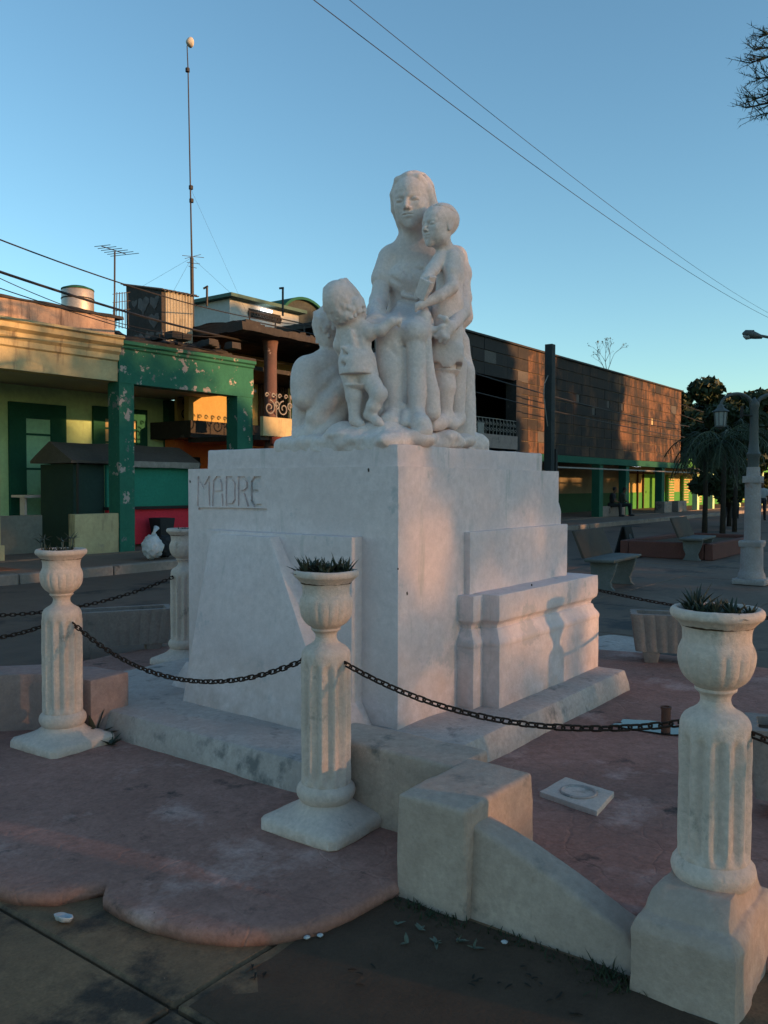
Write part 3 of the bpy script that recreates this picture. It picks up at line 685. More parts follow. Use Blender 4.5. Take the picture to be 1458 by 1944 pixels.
# double-line letters, as scratched into the plaster
glyph([(376, 960), (377, 908), (387, 926), (397, 908), (398, 959)])
glyph([(404, 959), (406, 915), (411, 908), (417, 908), (421, 917), (423, 959)]); glyph([(406, 935), (421, 935)])
glyph([(430, 959), (430, 908), (440, 908), (446, 917), (446, 950), (441, 959), (430, 959)])
glyph([(453, 959), (453, 908), (463, 908), (469, 914), (469, 927), (463, 934), (454, 934)]); glyph([(463, 934), (471, 960)])
glyph([(494, 908), (483, 908), (478, 916), (478, 951), (483, 960), (495, 960)]); glyph([(479, 933), (489, 933)])
glyph([(378, 967), (440, 967.5), (505, 969)])
bm = bmesh.new()
cobs = []
for ki, (a, b_) in enumerate(strokes):
    c_ = stroke(a, b_, k=ki); cm = bpy.data.meshes.new('c'); cm.from_pydata(c_.v, [], c_.f)
    t_ = bmesh.new(); t_.from_mesh(cm); bmesh.ops.recalc_face_normals(t_, faces=t_.faces); t_.to_mesh(cm); t_.free()
    bm.from_mesh(cm); bpy.data.meshes.remove(cm)
cme = bpy.data.meshes.new('cutter'); bm.to_mesh(cme); bm.free()
cob = bpy.data.objects.new('cutter', cme); COL.objects.link(cob)
md = blk.modifiers.new('b', 'BOOLEAN'); md.operation = 'DIFFERENCE'; md.object = cob; md.solver = 'EXACT'; md.use_self = True
dg = bpy.context.evaluated_depsgraph_get(); ev = blk.evaluated_get(dg); nm = bpy.data.meshes.new_from_object(ev)
blk.modifiers.clear(); blk.data = nm; bpy.data.objects.remove(cob)
if not nm.materials: nm.materials.append(M_white)
b = MB(); b.rects([(BX + .035, 5.73, BY + .03, 4.46, 1.70), (BX + .037, 5.725, BY + .033, 4.455, 1.833)])
b.build('top_step', M_white, mo, bevel=.012, cell=.08, rough=.007, rscale=5)
# right face: panel and double ledge with moulding
pX0, pz = onY(893, 1010, BY - .045)
pX1, _ = onY(1078, 993, BY - .045)
b = MB(); b.rects([(pX0, pX1, BY - .045, 3.6, .19), (pX0, pX1, BY - .045, 3.6, pz)])
b.build('side_panel', M_white, mo, bevel=.008, cell=.08, rough=.005, rscale=5)
# the block is wider below the shoulder
b = MB(); b.rects([(5.9, 5.99, BY - .002, 4.5, .19), (5.9, 5.99, BY - .002, 4.5, 1.40), (5.9, 5.95, BY - .002, 4.5, 1.47)])
b.build('shoulder', M_white, mo, bevel=.01, cell=.1, rough=.005)
def ledge(x0, x1, y0, zt, name):
    k_ = [(0, 0.0), (0, -.135), (.006, -.165), (.035, -.19), (.042, -.215), (.028, -.222), (.020, -.25), (-.004, -.285), (-.010, -.30), (-.010, -.32), (-.006, -.33), (-.006, -1)]
    rr = []
    for ins, dz in k_:
        z = zt + dz if dz > -1 else .19
        rr.append((x0 + ins, x1 - ins, y0 + ins, 3.9, z))
    b_ = MB(); b_.rects(rr[::-1]); return b_.build(name, M_white, mo, bevel=.007, cell=.07, rough=.006, rscale=5)
p1, p2 = BY - .115, BY - .235
ax0, azt = onY(899.5, 1128, p1); bx0, bzt = onY(949, 1130, p2); bx1, _ = onY(1136, 1090, p2)
ledge(ax0, bx1 + .03, p1, bzt - .004, 'inner_ledge'); ledge(bx0, bx1, p2, bzt, 'outer_ledge')
# left face: low panel and flared buttress
y0_, zt_ = onX(668, 1020, BX - .095); y1_, _ = onX(392, 1016, BX - .095)
b = MB(); b.rects([(BX - .095, BX + .1, y0_, y1_, .19), (BX - .095, BX + .1, y0_, y1_, zt_)]); b.build('left_panel', M_white, mo, bevel=.006, cell=.08, rough=.004, rscale=5)
XT, XB = BX - .175, BX - .33
ta, tz = onX(512, 1020, XT); tb, _ = onX(400, 1020, BX - .09)
ba_, _ = onX(640, 1300, XB); bb_, _ = onX(346, 1288, XB); bz = .19
b = MB()
b.loft([[(BX, ba_ + .0, bz), (XB, ba_, bz), (XB, bb_, bz), (BX, bb_, bz)], [(BX, ta, tz), (XT, ta, tz), (BX - .09, tb, tz - .005), (BX, tb, tz - .005)]])
b.build('flared_buttress', M_white, mo, bevel=.01, cell=.08, rough=.005, rscale=5)
b = MB(); b.rects([(BX - .10, 5.97, 4.50, 4.70, .19), (BX - .02, 5.95, 4.5, 4.625, .36)]); b.build('rear_foot', M_white, mo, bevel=.01, cell=.1, rough=.004)
M_chip = mat('exposed_plaster', (0.05, 0.035, 0.03), (0.09, 0.07, 0.06), 30, bump=0.6, bscale=90)
def chip(px, py, face, s_, seed):
    rg2 = seeded(seed); n_ = 9; ring = []
    if face == 'x': cy_, cz_ = onX(px, py, BX); ring = [(cy_ + s_ * rg2.uniform(.4, 1) * math.cos(6.283 * i / n_), cz_ + 1.7 * s_ * rg2.uniform(.4, 1) * math.sin(6.283 * i / n_)) for i in range(n_)]
    else: cx_, cz_ = onY(px, py, BY if face == 'y' else face); ring = [(cx_ + s_ * rg2.uniform(.4, 1) * math.cos(6.283 * i / n_), cz_ + 1.7 * s_ * rg2.uniform(.4, 1) * math.sin(6.283 * i / n_)) for i in range(n_)]
    b_ = MB(); a_ = BX if face == 'x' else (BY if face == 'y' else face); b_.prism(ring, a_ - .0035, a_ + .003, 'x' if face == 'x' else 'y'); b_.build('chip', M_chip, mo)
for i, (px, py, fc, s_) in enumerate(((773, 1126, 'y', .009), (686, 1222, 'x', .008), (688, 1345, 'x', .007), (361, 915, 'x', .008), (700, 893, 'x', .010), (756, 1080, 'y', .004), (950, 1260, p2, .008), (951, 1290, p2, .006), (1010, 1110, p2, .006))): chip(px, py, fc, s_, 300 + i)
# ================================================================== low walls
lw = thing('low_wall', 'low T-shaped cement wall with a square end block and a sloping ramp in the foreground', 'wall', (2.8, 1.7, 0))
b = MB(); b.rects([(2.60, 3.14, 1.58, 1.90, -.02), (2.605, 3.135, 1.585, 1.895, .41)]); b.build('end_block', M_wall, lw, bevel=.02, cell=.06, rough=.010, rscale=5, seg=3)
b = MB(); b.rects([(2.995, 3.285, 1.88, 2.66, .0), (3.0, 3.28, 1.88, 2.65, .408)]); b.build('wall_arm', M_wall, lw, bevel=.02, cell=.06, rough=.010, rscale=5, seg=3)
b = MB()
sec = lambda y, z: [(2.63, y, -.02), (2.84, y, -.02), (2.80, y, z), (2.66, y, z)]
b.loft([sec(1.60, .345), sec(1.3, .25), sec(1.0, .12), sec(.93, .02)]); b.build('sloping_ramp', M_wall, lw, bevel=.02, cell=.06, rough=.012, rscale=5, seg=3)
lw2 = thing('low_wall', 'low curved cement wall behind the leftmost urn column', 'wall', (3.0, 5.0, 0))
path = [(3.12, 4.47), (3.10, 4.75), (2.98, 5.02), (2.72, 5.25), (2.3, 5.42), (1.7, 5.5), (.9, 5.5)]
rg_ = []
for i, p in enumerate(path):
    a = Vector(path[max(i - 1, 0)]); c_ = Vector(path[min(i + 1, len(path) - 1)]); t = (c_ - a).normalized(); n_ = Vector((-t.y, t.x)) * .145
    p = Vector(p); rg_.append([(p.x + n_.x, p.y + n_.y, 0), (p.x - n_.x, p.y - n_.y, 0), (p.x - n_.x, p.y - n_.y, .41), (p.x + n_.x, p.y + n_.y, .41)])
b = MB(); b.loft(rg_); b.build('wall_body', M_wallp, lw2, bevel=.02, cell=.08, rough=.008)
b = MB(); b.rects([(3.3, 3.62, 4.42, 4.80, .0), (3.3, 3.61, 4.43, 4.79, .405)])
# ================================================================== urn columns
def sq_ring(s, r, k, z, n=48):
    """blend of circle radius r (k=0) and rounded square half side s (k=1)"""
    ring = []
    for i in range(n):
        t = 2 * math.pi * (i + .5) / n; c_, s_ = math.cos(t), math.sin(t)
        q = s / (abs(c_) ** 14 + abs(s_) ** 14) ** (1 / 14.0); d = r * (1 - k) + q * k
        ring.append((d * c_, d * s_, z))
    return ring
def smooth_prof(pts, n=5):
    out = []
    for i in range(len(pts) - 1):
        p0 = pts[max(i - 1, 0)]; p1 = pts[i]; p2 = pts[i + 1]; p3 = pts[min(i + 2, len(pts) - 1)]
        for j in range(n):
            t = j / n
            out.append(tuple(.5 * ((2 * p1[a]) + (-p0[a] + p2[a]) * t + (2 * p0[a] - 5 * p1[a] + 4 * p2[a] - p3[a]) * t * t + (-p0[a] + 3 * p1[a] - 3 * p2[a] + p3[a]) * t ** 3) for a in (0, 1)))
    out.append(pts[-1]); return out
def make_column(label, square=True):
    t = thing('urn_column', label, 'urn column', (0, 0, 0), 'fluted urn columns of the chain fence')
    if square:
        b = MB(); b.loft([sq_ring(.205, 0, 1, -.01), sq_ring(.222, 0, 1, .012), sq_ring(.222, 0, 1, .046), sq_ring(.212, 0, 1, .060), sq_ring(.192, .18, .85, .070), sq_ring(.17, .155, .5, .082), sq_ring(.15, .138, .15, .098), sq_ring(.14, .128, 0, .112), sq_ring(.13, .115, 0, .125), sq_ring(.13, .111, 0, .15)])
        b.build('base', M_urn, t, smooth='auto', rough=.006, rscale=9)
    z0 = .125 if square else .265
    prof = [(.113, z0), (.124, z0 + .012), (.132, z0 + .030), (.134, z0 + .045), (.130, z0 + .062), (.120, z0 + .075), (.112, z0 + .083)]
    n_ = 26
    for i in range(n_ + 1): prof.append((.1115, z0 + .088 + (.751 - z0 - .088) * i / n_))
    prof += [(.1110, .760), (.111, .788), (.107, .802), (.099, .815), (.086, .826), (.070, .835), (.057, .845), (.050, .856), (.047, .871)]
    def fl(r_, z, th):
        if z < z0 + .084 or z > .757: return r_
        e = min(1, (z - z0 - .084) / .03, (.757 - z) / .012)
        return r_ + .003 - .019 * max(0, e) * (abs(math.sin(6 * th)) ** 2.0)
    b = MB(); b.lathe(prof, n=96, fn=fl); b.build('fluted_shaft', M_urn, t, smooth='auto', rough=.0035, rscale=12)
    up = smooth_prof([(.047, .852), (.050, .868), (.060, .880), (.066, .884), (.067, .890), (.066, .896), (.092, .915), (.112, .945), (.121, .985), (.119, 1.015), (.111, 1.035), (.106, 1.050), (.107, 1.075), (.113, 1.095), (.128, 1.112), (.134, 1.118), (.143, 1.126), (.146, 1.137), (.143, 1.149), (.134, 1.155), (.124, 1.149), (.110, 1.115), (.08, 1.10), (.001, 1.095)], 3)
    def gd(r_, z, th):
        z -= .016
        if .895 < z < 1.035 and r_ > .06:
            e = min(1, (z - .895) / .03, (1.035 - z) / .03); return r_ * (1 - .045 * e * (1 - abs(math.sin(8 * th)) ** .7))
        return r_
    up = [(a_, c_ + .016) for a_, c_ in up]
    b = MB(); b.lathe(up, n=96, fn=gd); b.build('urn', M_urn, t, smooth='auto', rough=.003, rscale=14)
    b = MB(); b.lathe([(.001, 1.11), (.116, 1.112), (.116, 1.142), (.06, 1.148), (.001, 1.15)], n=24); b.build('urn_soil', M_soil, t, rough=.006, rscale=20, smooth=True)
    return t
def move(t, loc, rz=0):
    t.location = loc; t.rotation_euler = (0, 0, rz); return t
def dup(root, loc, rz, label, skip=()):
    r_ = root.copy(); COL.objects.link(r_); r_.location = loc; r_.rotation_euler = (0, 0, rz); r_['label'] = label
    for ch in list(root.children):
        if ch.name.split('.')[0] in skip: continue
        c_ = ch.copy(); COL.objects.link(c_); c_.parent = r_
        for g_ in ch.children:
            d_ = g_.copy(); COL.objects.link(d_); d_.parent = c_
    return r_
COLS = {'mid': (2.872, 2.49, .045), 'left': (2.82, 4.51, .045), 'right': (2.852, .782, .03), 'back': (4.80, 5.80, .045), 'offl': (2.25, 5.95, .03), 'behind': (7.0, 3.65, .03), 'offr': (6.15, -.35, .045), 'near': (3.0, -1.3, .03)}
c0 = make_column('cream fluted column with an urn, standing on the pink platform in front of the pedestal', True)
LB = {'left': 'leftmost cream fluted urn column, standing before the curved low wall', 'back': 'fluted urn column half hidden behind the left end of the pedestal'}
for k_, lb in LB.items(): dup(c0, COLS[k_], R(3 if k_ == 'left' else 20), lb)
move(c0, COLS['mid'], R(1.5))
cr = make_column('large near urn column on a bevelled cement block at the right edge', False); move(cr, COLS['right'], R(8))
b = MB()
b.rects([(2.555, 3.05, .63, .955, -.03), (2.56, 3.045, .635, .95, .205), (2.578, 3.03, .65, .937, .235), (2.615, 3.01, .668, .925, .243), (2.64, 3.0, .675, .92, .275), (2.70, 2.99, .685, .905, .315)])
ob = b.build('cement_block', M_wall, None, bevel=.014, cell=.045, rough=.016, rscale=7, seg=2)
par(ob, cr)
ob.matrix_parent_inverse = (Matrix.Translation(cr.location) @ Matrix.Rotation(R(8), 4, 'Z')).inverted()
# ================================================================== chains
def link_mesh():
    b = MB(); pts = []; l_, w_ = .024, .0115
    n = 7
    for i in range(n): a = -math.pi / 2 + math.pi * i / (n - 1); pts.append((l_ - w_ + w_ * math.cos(a), w_ * math.sin(a)))
    for i in range(n): a = math.pi / 2 + math.pi * i / (n - 1); pts.append((-(l_ - w_) + w_ * math.cos(a), w_ * math.sin(a)))
    rings = []; r_ = .0042; k = 6
    for i, p in enumerate(pts):
        a = Vector(pts[i - 1]); c_ = Vector(pts[(i + 1) % len(pts)]); t = (c_ - a).normalized(); n2 = Vector((-t.y, t.x))
        rings.append([(p[0] + n2.x * r_ * math.cos(2 * math.pi * j / k), p[1] + n2.y * r_ * math.cos(2 * math.pi * j / k), r_ * math.sin(2 * math.pi * j / k)) for j in range(k)])
    b.loft(rings + [rings[0]], cap=False); return b
_lk = link_mesh().build('link', M_chain, None, smooth=True); LM = _lk.data; bpy.data.objects.remove(_lk)
def chain(a, b_, sag, label):
    a, b_ = Vector(a), Vector(b_); t = thing('chain', label, 'chain', tuple(a), 'rusty chains between the urn columns')
    N = 200; pts = []
    for i in range(N + 1):
        u = i / N; p = a.lerp(b_, u); p.z -= sag * 4 * u * (1 - u); pts.append(p)
    tot = sum((pts[i + 1] - pts[i]).length for i in range(N)); n = max(3, int(tot / .0365)); step = tot / n
    acc = 0; i = 0; inv = Matrix.Translation(a).inverted()
    for q in range(n):
        s_ = (q + .5) * step
        while i < N - 1 and acc + (pts[i + 1] - pts[i]).length < s_: acc += (pts[i + 1] - pts[i]).length; i += 1
        d = (pts[i + 1] - pts[i]).normalized(); p = pts[i] + d * (s_ - acc)
        o = bpy.data.objects.new('link', LM); COL.objects.link(o); o.parent = t; o.matrix_parent_inverse = inv
        rot = d.to_track_quat('X', 'Z').to_matrix().to_4x4(); roll = (R(28) if q % 2 else R(118)) + random.uniform(-.18, .18)
        o.matrix_local = Matrix.Translation(p) @ rot @ Matrix.Rotation(roll, 4, 'X')
        o.location = p; o.rotation_euler = (rot @ Matrix.Rotation(roll, 4, 'X')).to_euler()
    for e, oth in ((a, b_), (b_, a)):
        dd = (e - oth).normalized(); m_ = MB(); m_.tube([e - dd * .012, e + dd * .03], .006, 6); m_.build('staple', M_chain, t)
def att(k1, k2, z=.80):
    p, q = COLS[k1], COLS[k2]; d = Vector((q[0] - p[0], q[1] - p[1])).normalized() * .11
    return (p[0] + d.x, p[1] + d.y, z)
chain(att('mid', 'right', .805), att('right', 'mid', .80), .115, 'rusty chain hanging from the middle urn column to the large near one at the right')
chain(att('left', 'mid', .785), att('mid', 'left', .80), .21, 'rusty chain hanging between the leftmost and the middle urn column')
chain(att('back', 'offl', .80), att('offl', 'back', .80), .17, 'rusty chain running left from the urn column behind the pedestal')
chain(att('left', 'offl', .76), att('offl', 'left', .78), .13, 'short rusty chain leaving the leftmost urn column towards the left edge')
chain(att('behind', 'offr', .80), att('offr', 'behind', .80), .16, 'rusty chain emerging behind the white ledge and passing behind the right urn')
chain(att('right', 'near', .80), att('near', 'right', .80), .12, 'rusty chain leaving the large near urn column at the right edge')
for k_, lb in (('offl', 'urn column outside the left edge holding the far chains'), ('offr', 'urn column beyond the right edge on the platform'), ('near', 'urn column beyond the lower right edge'), ('behind', 'urn column hidden behind the stepped pedestal')):
    dup(c0, COLS[k_], R(10), lb)
# ================================================================== plants
def leaf(b, base, d, L_, w_, curl=.3, n=5, fold=.25):
    d = Vector(d).normalized(); up = Vector((0, 0, 1)); side = d.cross(up)
    if side.length < .1: side = Vector((1, 0, 0))
    side.normalize(); p = Vector(base); vs = []
    for i in range(n + 1):
        u = i / n; ww = w_ * (math.sin(math.pi * min(1, .25 + .75 * u)) ** .8 if u < 1 else .02) * (1 - .35 * u)
        nrm = side.cross(d).normalized()
        vs += [tuple(p - side * ww / 2 + nrm * ww * fold), tuple(p - nrm * ww * .12), tuple(p + side * ww / 2 + nrm * ww * fold)]
        d = (d + Vector((0, 0, -curl / n)) if curl > 0 else d + Vector((0, 0, -curl / n))).normalized(); p = p + d * L_ / n
    fs = []
    for i in range(n):
        for j in (0, 1): fs.append((i * 3 + j, i * 3 + j + 1, i * 3 + j + 4, i * 3 + j + 3))
    b.add(vs, fs)
def rosette(b, c_, n, L_, w_, lo, hi, rg, curl=.25):
    for i in range(n):
        a = 2 * math.pi * (i * .382) + rg.uniform(-.2, .2); el = R(rg.uniform(lo, hi)); d = (math.cos(a) * math.cos(el), math.sin(a) * math.cos(el), math.sin(el))
        leaf(b, (c_[0] + d[0] * .006, c_[1] + d[1] * .006, c_[2]), d, L_ * rg.uniform(.7, 1.1), w_, curl)
def urn_plants(k, seed, n, L_, w_, label, tall=False):
    rg = seeded(seed); p = COLS[k]; b = MB()
    for _ in range(n):
        a = rg.uniform(0, 6.28); r_ = .105 * math.sqrt(rg.random()); rosette(b, (p[0] + r_ * math.cos(a), p[1] + r_ * math.sin(a), p[2] + 1.145), rg.randint(9, 14), L_ * rg.uniform(.7, 1.2), w_, 15, 80, rg)
    if tall:
        for _ in range(6):
            a = rg.uniform(0, 6.28); r_ = .10; q = Vector((p[0] + r_ * math.cos(a), p[1] + r_ * math.sin(a), p[2] + 1.12)); e = q + Vector((math.cos(a) * rg.uniform(.0, .04), math.sin(a) * rg.uniform(.0, .04), rg.uniform(.07, .12)))
            b.tube([q, (q + e) / 2 + Vector((.004, 0, 0)), e], .0035, 4); rosette(b, e, 6, .05, .009, 0, 60, rg)
    return tag(b.build('succulent', M_succ, smooth=True), label, 'plant', 'succulents planted in the urns')
urn_plants('mid', 3, 15, .088, .016, 'small dark succulents growing in the urn in front of the pedestal')
rg = seeded(11); b = MB(); p = COLS['mid']
for q in range(7): leaf(b, (p[0] - .04, p[1] + .055, p[2] + 1.145), (rg.uniform(-.5, .3), rg.uniform(-.1, .6), rg.uniform(.6, 1.3)), rg.uniform(.08, .125), .014, .3)
tag(b.build('succulent', M_succ, smooth=True), 'taller spiky succulent at the left of the middle urn', 'plant', 'succulents planted in the urns')
urn_plants('left', 4, 9, .05, .011, 'spindly succulents with tall shoots in the leftmost urn', True)
urn_plants('right', 5, 17, .060, .014, 'dense dark succulents in the large near urn at the right')
urn_plants('back', 6, 7, .045, .012, 'low succulents in the urn behind the pedestal')
b = MB(); rg = seeded(8); p = COLS['right']
rosette(b, (p[0] + .02, p[1] + .075, p[2] + 1.145), 14, .11, .016, 35, 85, rg)
tag(b.build('succulent', M_succ, smooth=True), 'pointed upright succulent at the left side of the large near urn', 'plant', 'succulents planted in the urns')
# agave on the ground by the plinth
b = MB(); rg = seeded(2); gx, gy = onZ(178, 1405, .05); rosette(b, (gx + .02, gy + .02, .05), 15, .20, .05, 18, 75, rg, .2); rosette(b, (gx - .0, gy - .18, .05), 8, .09, .025, 10, 60, rg, .2)
tag(b.build('agave', M_succ, smooth=True), 'dark spiky agave on the ground beside the leftmost column', 'plant')
def tufts(cx, cy, rx, ry, n, h_, seed, label, z=.0, m=None):
    rg = seeded(seed); b = MB()
    for _ in range(n):
        x_, y_ = cx + rg.gauss(0, rx), cy + rg.gauss(0, ry)
        leaf(b, (x_, y_, z), (rg.uniform(-.7, .7), rg.uniform(-.7, .7), 1), h_ * rg.uniform(.4, 1.2), .006, .5, 3)
    return stuff(tag(b.build('weeds', m or M_leafd), label, 'weeds'))
tufts(2.57, 1.75, .03, .12, 170, .035, 31, 'dark weeds along the foot of the low wall end block')
tufts(2.60, 1.25, .03, .25, 170, .03, 32, 'dark weeds along the foot of the sloping ramp')
tufts(2.58, 1.02, .05, .05, 120, .05, 33, 'weeds in the corner between the ramp and the near column block')
rg = seeded(15); M_pale = mat('pale_leaf', (0.16, 0.17, 0.13), (0.09, 0.11, 0.08), 8, rough=.5, bump=0)
for k_, (px, py, n_) in enumerate(((755, 1755, 4), (800, 1765, 5), (830, 1790, 5), (872, 1788, 6), (902, 1800, 4), (775, 1790, 3))):
    b = MB(); x_, y_ = onZ(px, py, .01)
    for q in range(n_): leaf(b, (x_, y_, .010), (rg.uniform(-1, 1), rg.uniform(-1, 1), rg.uniform(.1, .7)), rg.uniform(.02, .045), .016, .3, 4, .1)
    tag(b.build('seedling', M_pale), ['pale seedling nearest the corner of the low wall block', 'small pale seedling below the middle of the block', 'lower pale seedling in the soil before the block', 'widest pale seedling near the start of the ramp', 'rightmost pale seedling below the ramp', 'lowest pale seedling left of the others in the soil'][k_], 'plant', 'seedlings in the soil strip')
for k_, (px, py, n_) in enumerate(((470, 1850, 5), (1010, 1860, 6), (1080, 1905, 5), (690, 1850, 4), (930, 1870, 5))):
    b = MB(); x_, y_ = onZ(px, py, .01)
    for q in range(n_): leaf(b, (x_ + rg.uniform(-.06, .06), y_ + rg.uniform(-.06, .06), .012), (rg.uniform(-1, 1), rg.uniform(-1, 1), .08), rg.uniform(.02, .035), .010, .5, 3, .3)
    stuff(tag(b.build('dry_leaves', M_bark), ['few dry leaves on the paving under the pink platform', 'dry leaves on the dark soil below the ramp', 'dry leaves near the lower end of the ramp', 'dry leaves by the scalloped edge', 'scattered dry leaves in the middle of the soil'][k_], 'leaves'))
# ================================================================== planters, pipe, lid, puddle, litter
def planter(label, c_, rz, ln=.95, group='fluted trough planters'):
    t = thing('trough_planter', label, 'planter', (0, 0, 0), group)
    b = MB(); n = 10; w_, h_ = .30, .33; pts = []
    def side(x0, y0, x1, y1, m_):
        o_ = []
        for i in range(m_ * 4):
            u = i / (m_ * 4.0); d = .010 * abs(math.sin(math.pi * u * m_)) ** .6
            nx, ny = (y1 - y0), -(x1 - x0); l_ = math.hypot(nx, ny); o_.append((x0 + (x1 - x0) * u + nx / l_ * d, y0 + (y1 - y0) * u + ny / l_ * d))
        return o_
    def ring(sx, sy): return side(-sx, -sy, sx, -sy, 10) + side(sx, -sy, sx, sy, 3) + side(sx, sy, -sx, sy, 10) + side(-sx, sy, -sx, -sy, 3)
    A_ = ring(ln / 2 - .04, w_ / 2 - .03); B_ = ring(ln / 2, w_ / 2)
    C_ = [(x_ * (ln / 2 - .045) / (ln / 2), y_ * (w_ / 2 - .045) / (w_ / 2)) for x_, y_ in B_]
    b.loft([[(x_, y_, .10) for x_, y_ in A_], [(x_, y_, .385) for x_, y_ in B_], [(x_ * 1.015, y_ * 1.02, .40) for x_, y_ in B_], [(x_ * 1.015, y_ * 1.02, .43) for x_, y_ in B_], [(x_, y_, .43) for x_, y_ in C_], [(x_, y_, .385) for x_, y_ in C_]])
    b.build('trough', M_planter, t, smooth='auto', rough=.002)
    for sx in (-1, 1):
        f = MB(); f.rects([(sx * ln * .33 - .055, sx * ln * .33 + .055, -.10, .10, 0), (sx * ln * .33 - .075, sx * ln * .33 + .075, -.12, .12, .105)]); f.build('foot', M_planter, t, bevel=.008)
    s_ = MB(); s_.box(-ln / 2 + .05, ln / 2 - .05, -w_ / 2 + .05, w_ / 2 - .05, .36, .392); s_.build('planter_soil', M_soil, t)
    return move(t, c_, rz)
pt = planter('fluted cement trough planter on short feet behind the right urn', (7.45, 2.28, .05), R(-68))
dup(pt, (4.78, 6.72, .0), R(-30), 'dim cement trough planter behind the leftmost column, by the street')
dup(pt, (4.35, .55, .05), R(-75), 'cement trough planter cut by the right edge behind the near column')
px_, py_ = onZ(1265, 1392, .05)
t = thing('pipe_stub', 'rusty red pipe stub standing in a puddle', 'pipe', (px_, py_, .05))
b = MB(); b.tube([(px_, py_, .04), (px_, py_, .215)], .029, 20, cap=False); b.tube([(px_, py_, .215), (px_, py_, .06)], .024, 20); b.build('pipe', M_rust, t, smooth='auto')
b = MB(); b.lathe([(.029, .205), (.033, .207), (.033, .222), (.024, .222), (.024, .20)], px_, py_, 20); b.build('pipe_collar', M_rust, t, smooth='auto')
def blob(name, c_, rx, ry, z, m, seed, lab, cat, th=.006, ang=0):
    rg = seeded(seed); pts = []
    ph = [rg.uniform(0, 6.28) for _ in range(5)]
    for i in range(40):
        a = 2 * math.pi * i / 40; q = 1 + .16 * math.sin(2 * a + ph[0]) + .10 * math.sin(3 * a + ph[1]) + .06 * math.sin(5 * a + ph[2]) + .04 * math.sin(9 * a + ph[3])
        x_, y_ = rx * q * math.cos(a), ry * q * math.sin(a); pts.append((c_[0] + x_ * math.cos(ang) - y_ * math.sin(ang), c_[1] + x_ * math.sin(ang) + y_ * math.cos(ang)))
    b = MB(); b.prism(pts, z - th, z); o = b.build(name, m); tag(o, lab, cat); return o
struct(blob('puddle', (px_ + .06, py_ + .10), .11, .27, .064, M_water, 4, 'shallow puddle reflecting the sky round the pipe stub', 'puddle', ang=R(8)))
struct(blob('whitewash_patch', onZ(1165, 1228, 0), .55, .32, .012, M_dirty, 7, 'pale splash of whitewash on the paving behind the pedestal ledge', 'patch', .01, R(20)))
lx = [onZ(*q, .055) for q in ((1025, 1510), (1075, 1482), (1168, 1510), (1135, 1548))]
b = MB(); b.prism(lx, .03, .078); lid = b.build('manhole_cover', M_urn, bevel=.008, cell=.04, rough=.004, rscale=12)
tag(lid, 'square cement access cover with a ring mark, set in the pink floor', 'cover')
cx_, cy_ = sum(p[0] for p in lx) / 4, sum(p[1] for p in lx) / 4
b = MB(); b.lathe([(.075, .076), (.078, .086), (.090, .086), (.094, .076)], cx_, cy_, 28); ob = b.build('lid_ring', M_dirty, lid, smooth=True); ob.matrix_parent_inverse = Matrix.Identity(4)
def crumple(name, c_, r, seed, m, lab, cat, sz=1.0, amp=.35):
    bm = bmesh.new(); bmesh.ops.create_icosphere(bm, subdivisions=4, radius=1)
    o_ = Vector((seed * 3.1, 0, 0))
    for v in bm.verts:
        d = v.co.normalized(); q = 1 + amp * (abs(noise.noise(d * 2.2 + o_)) * 1.2 + .6 * abs(noise.noise(d * 5 + o_)) - .4); v.co = Vector((d.x * r * q, d.y * r * q, d.z * r * sz * q))
    me = bpy.data.meshes.new(name); bm.to_mesh(me); bm.free(); me.shade_smooth(); me.materials.append(m); o = bpy.data.objects.new(name, me); COL.objects.link(o); o.location = c_
    return tag(o, lab, cat)
x_, y_ = onZ(122, 1752, .0)
t = thing('crushed_cup', 'crushed white plastic cup lying on the paving at lower left', 'litter', (x_, y_, .02))
b = MB(); b.lathe([(.024, 0), (.031, .014), (.032, .018), (.028, .018), (.020, .004)], 0, 0, 20, fn=lambda r_, z, a: r_ * (1 + .18 * math.sin(2 * a) + .08 * math.sin(5 * a + z * 60)))
ob = b.build('cup', M_bag, smooth=True); ob.parent = t; ob.rotation_euler = (R(12), R(8), R(60)); ob.location = (0, 0, -.014)
rg = seeded(44)
for i, (px, py) in enumerate(((585, 1782), (610, 1778), (1395, 1050), (960, 1790), (1450, 1100), (455, 1745))):
    x_, y_ = onZ(px, py, .01); q = crumple('paper_scrap', (x_, y_, .015), .011 if i < 4 else .03, i, M_bag, '', 'litter', .4)
    q['label'] = ['white crumb of paper at the edge of the scalloped platform', 'small pale scrap on the soil below the scalloped platform', 'pale scrap of litter on the plaza beside the lamp post', 'tiny pale scrap lying on the dark soil', 'white wrapper by the foot of the lamp post', 'pale pebble on the rim of the pink platform'][i]
# gravel and crumbs over the foreground
b = MB(); rg = seeded(77)
for _ in range(260):
    x_, y_ = rg.uniform(.9, 3.0), rg.uniform(-.2, 3.4); s_ = rg.uniform(.0015, .004); z_ = .055 if inside((x_, y_), pink) else .002
    b.add([(x_ - s_, y_, z_), (x_, y_ - s_, z_), (x_ + s_, y_, z_), (x_, y_ + s_, z_), (x_, y_, z_ + s_ * 1.2)], [(0, 1, 4), (1, 2, 4), (2, 3, 4), (3, 0, 4)])
stuff(tag(b.build('grit', M_pave), 'fine grit scattered over the foreground paving', 'grit'))
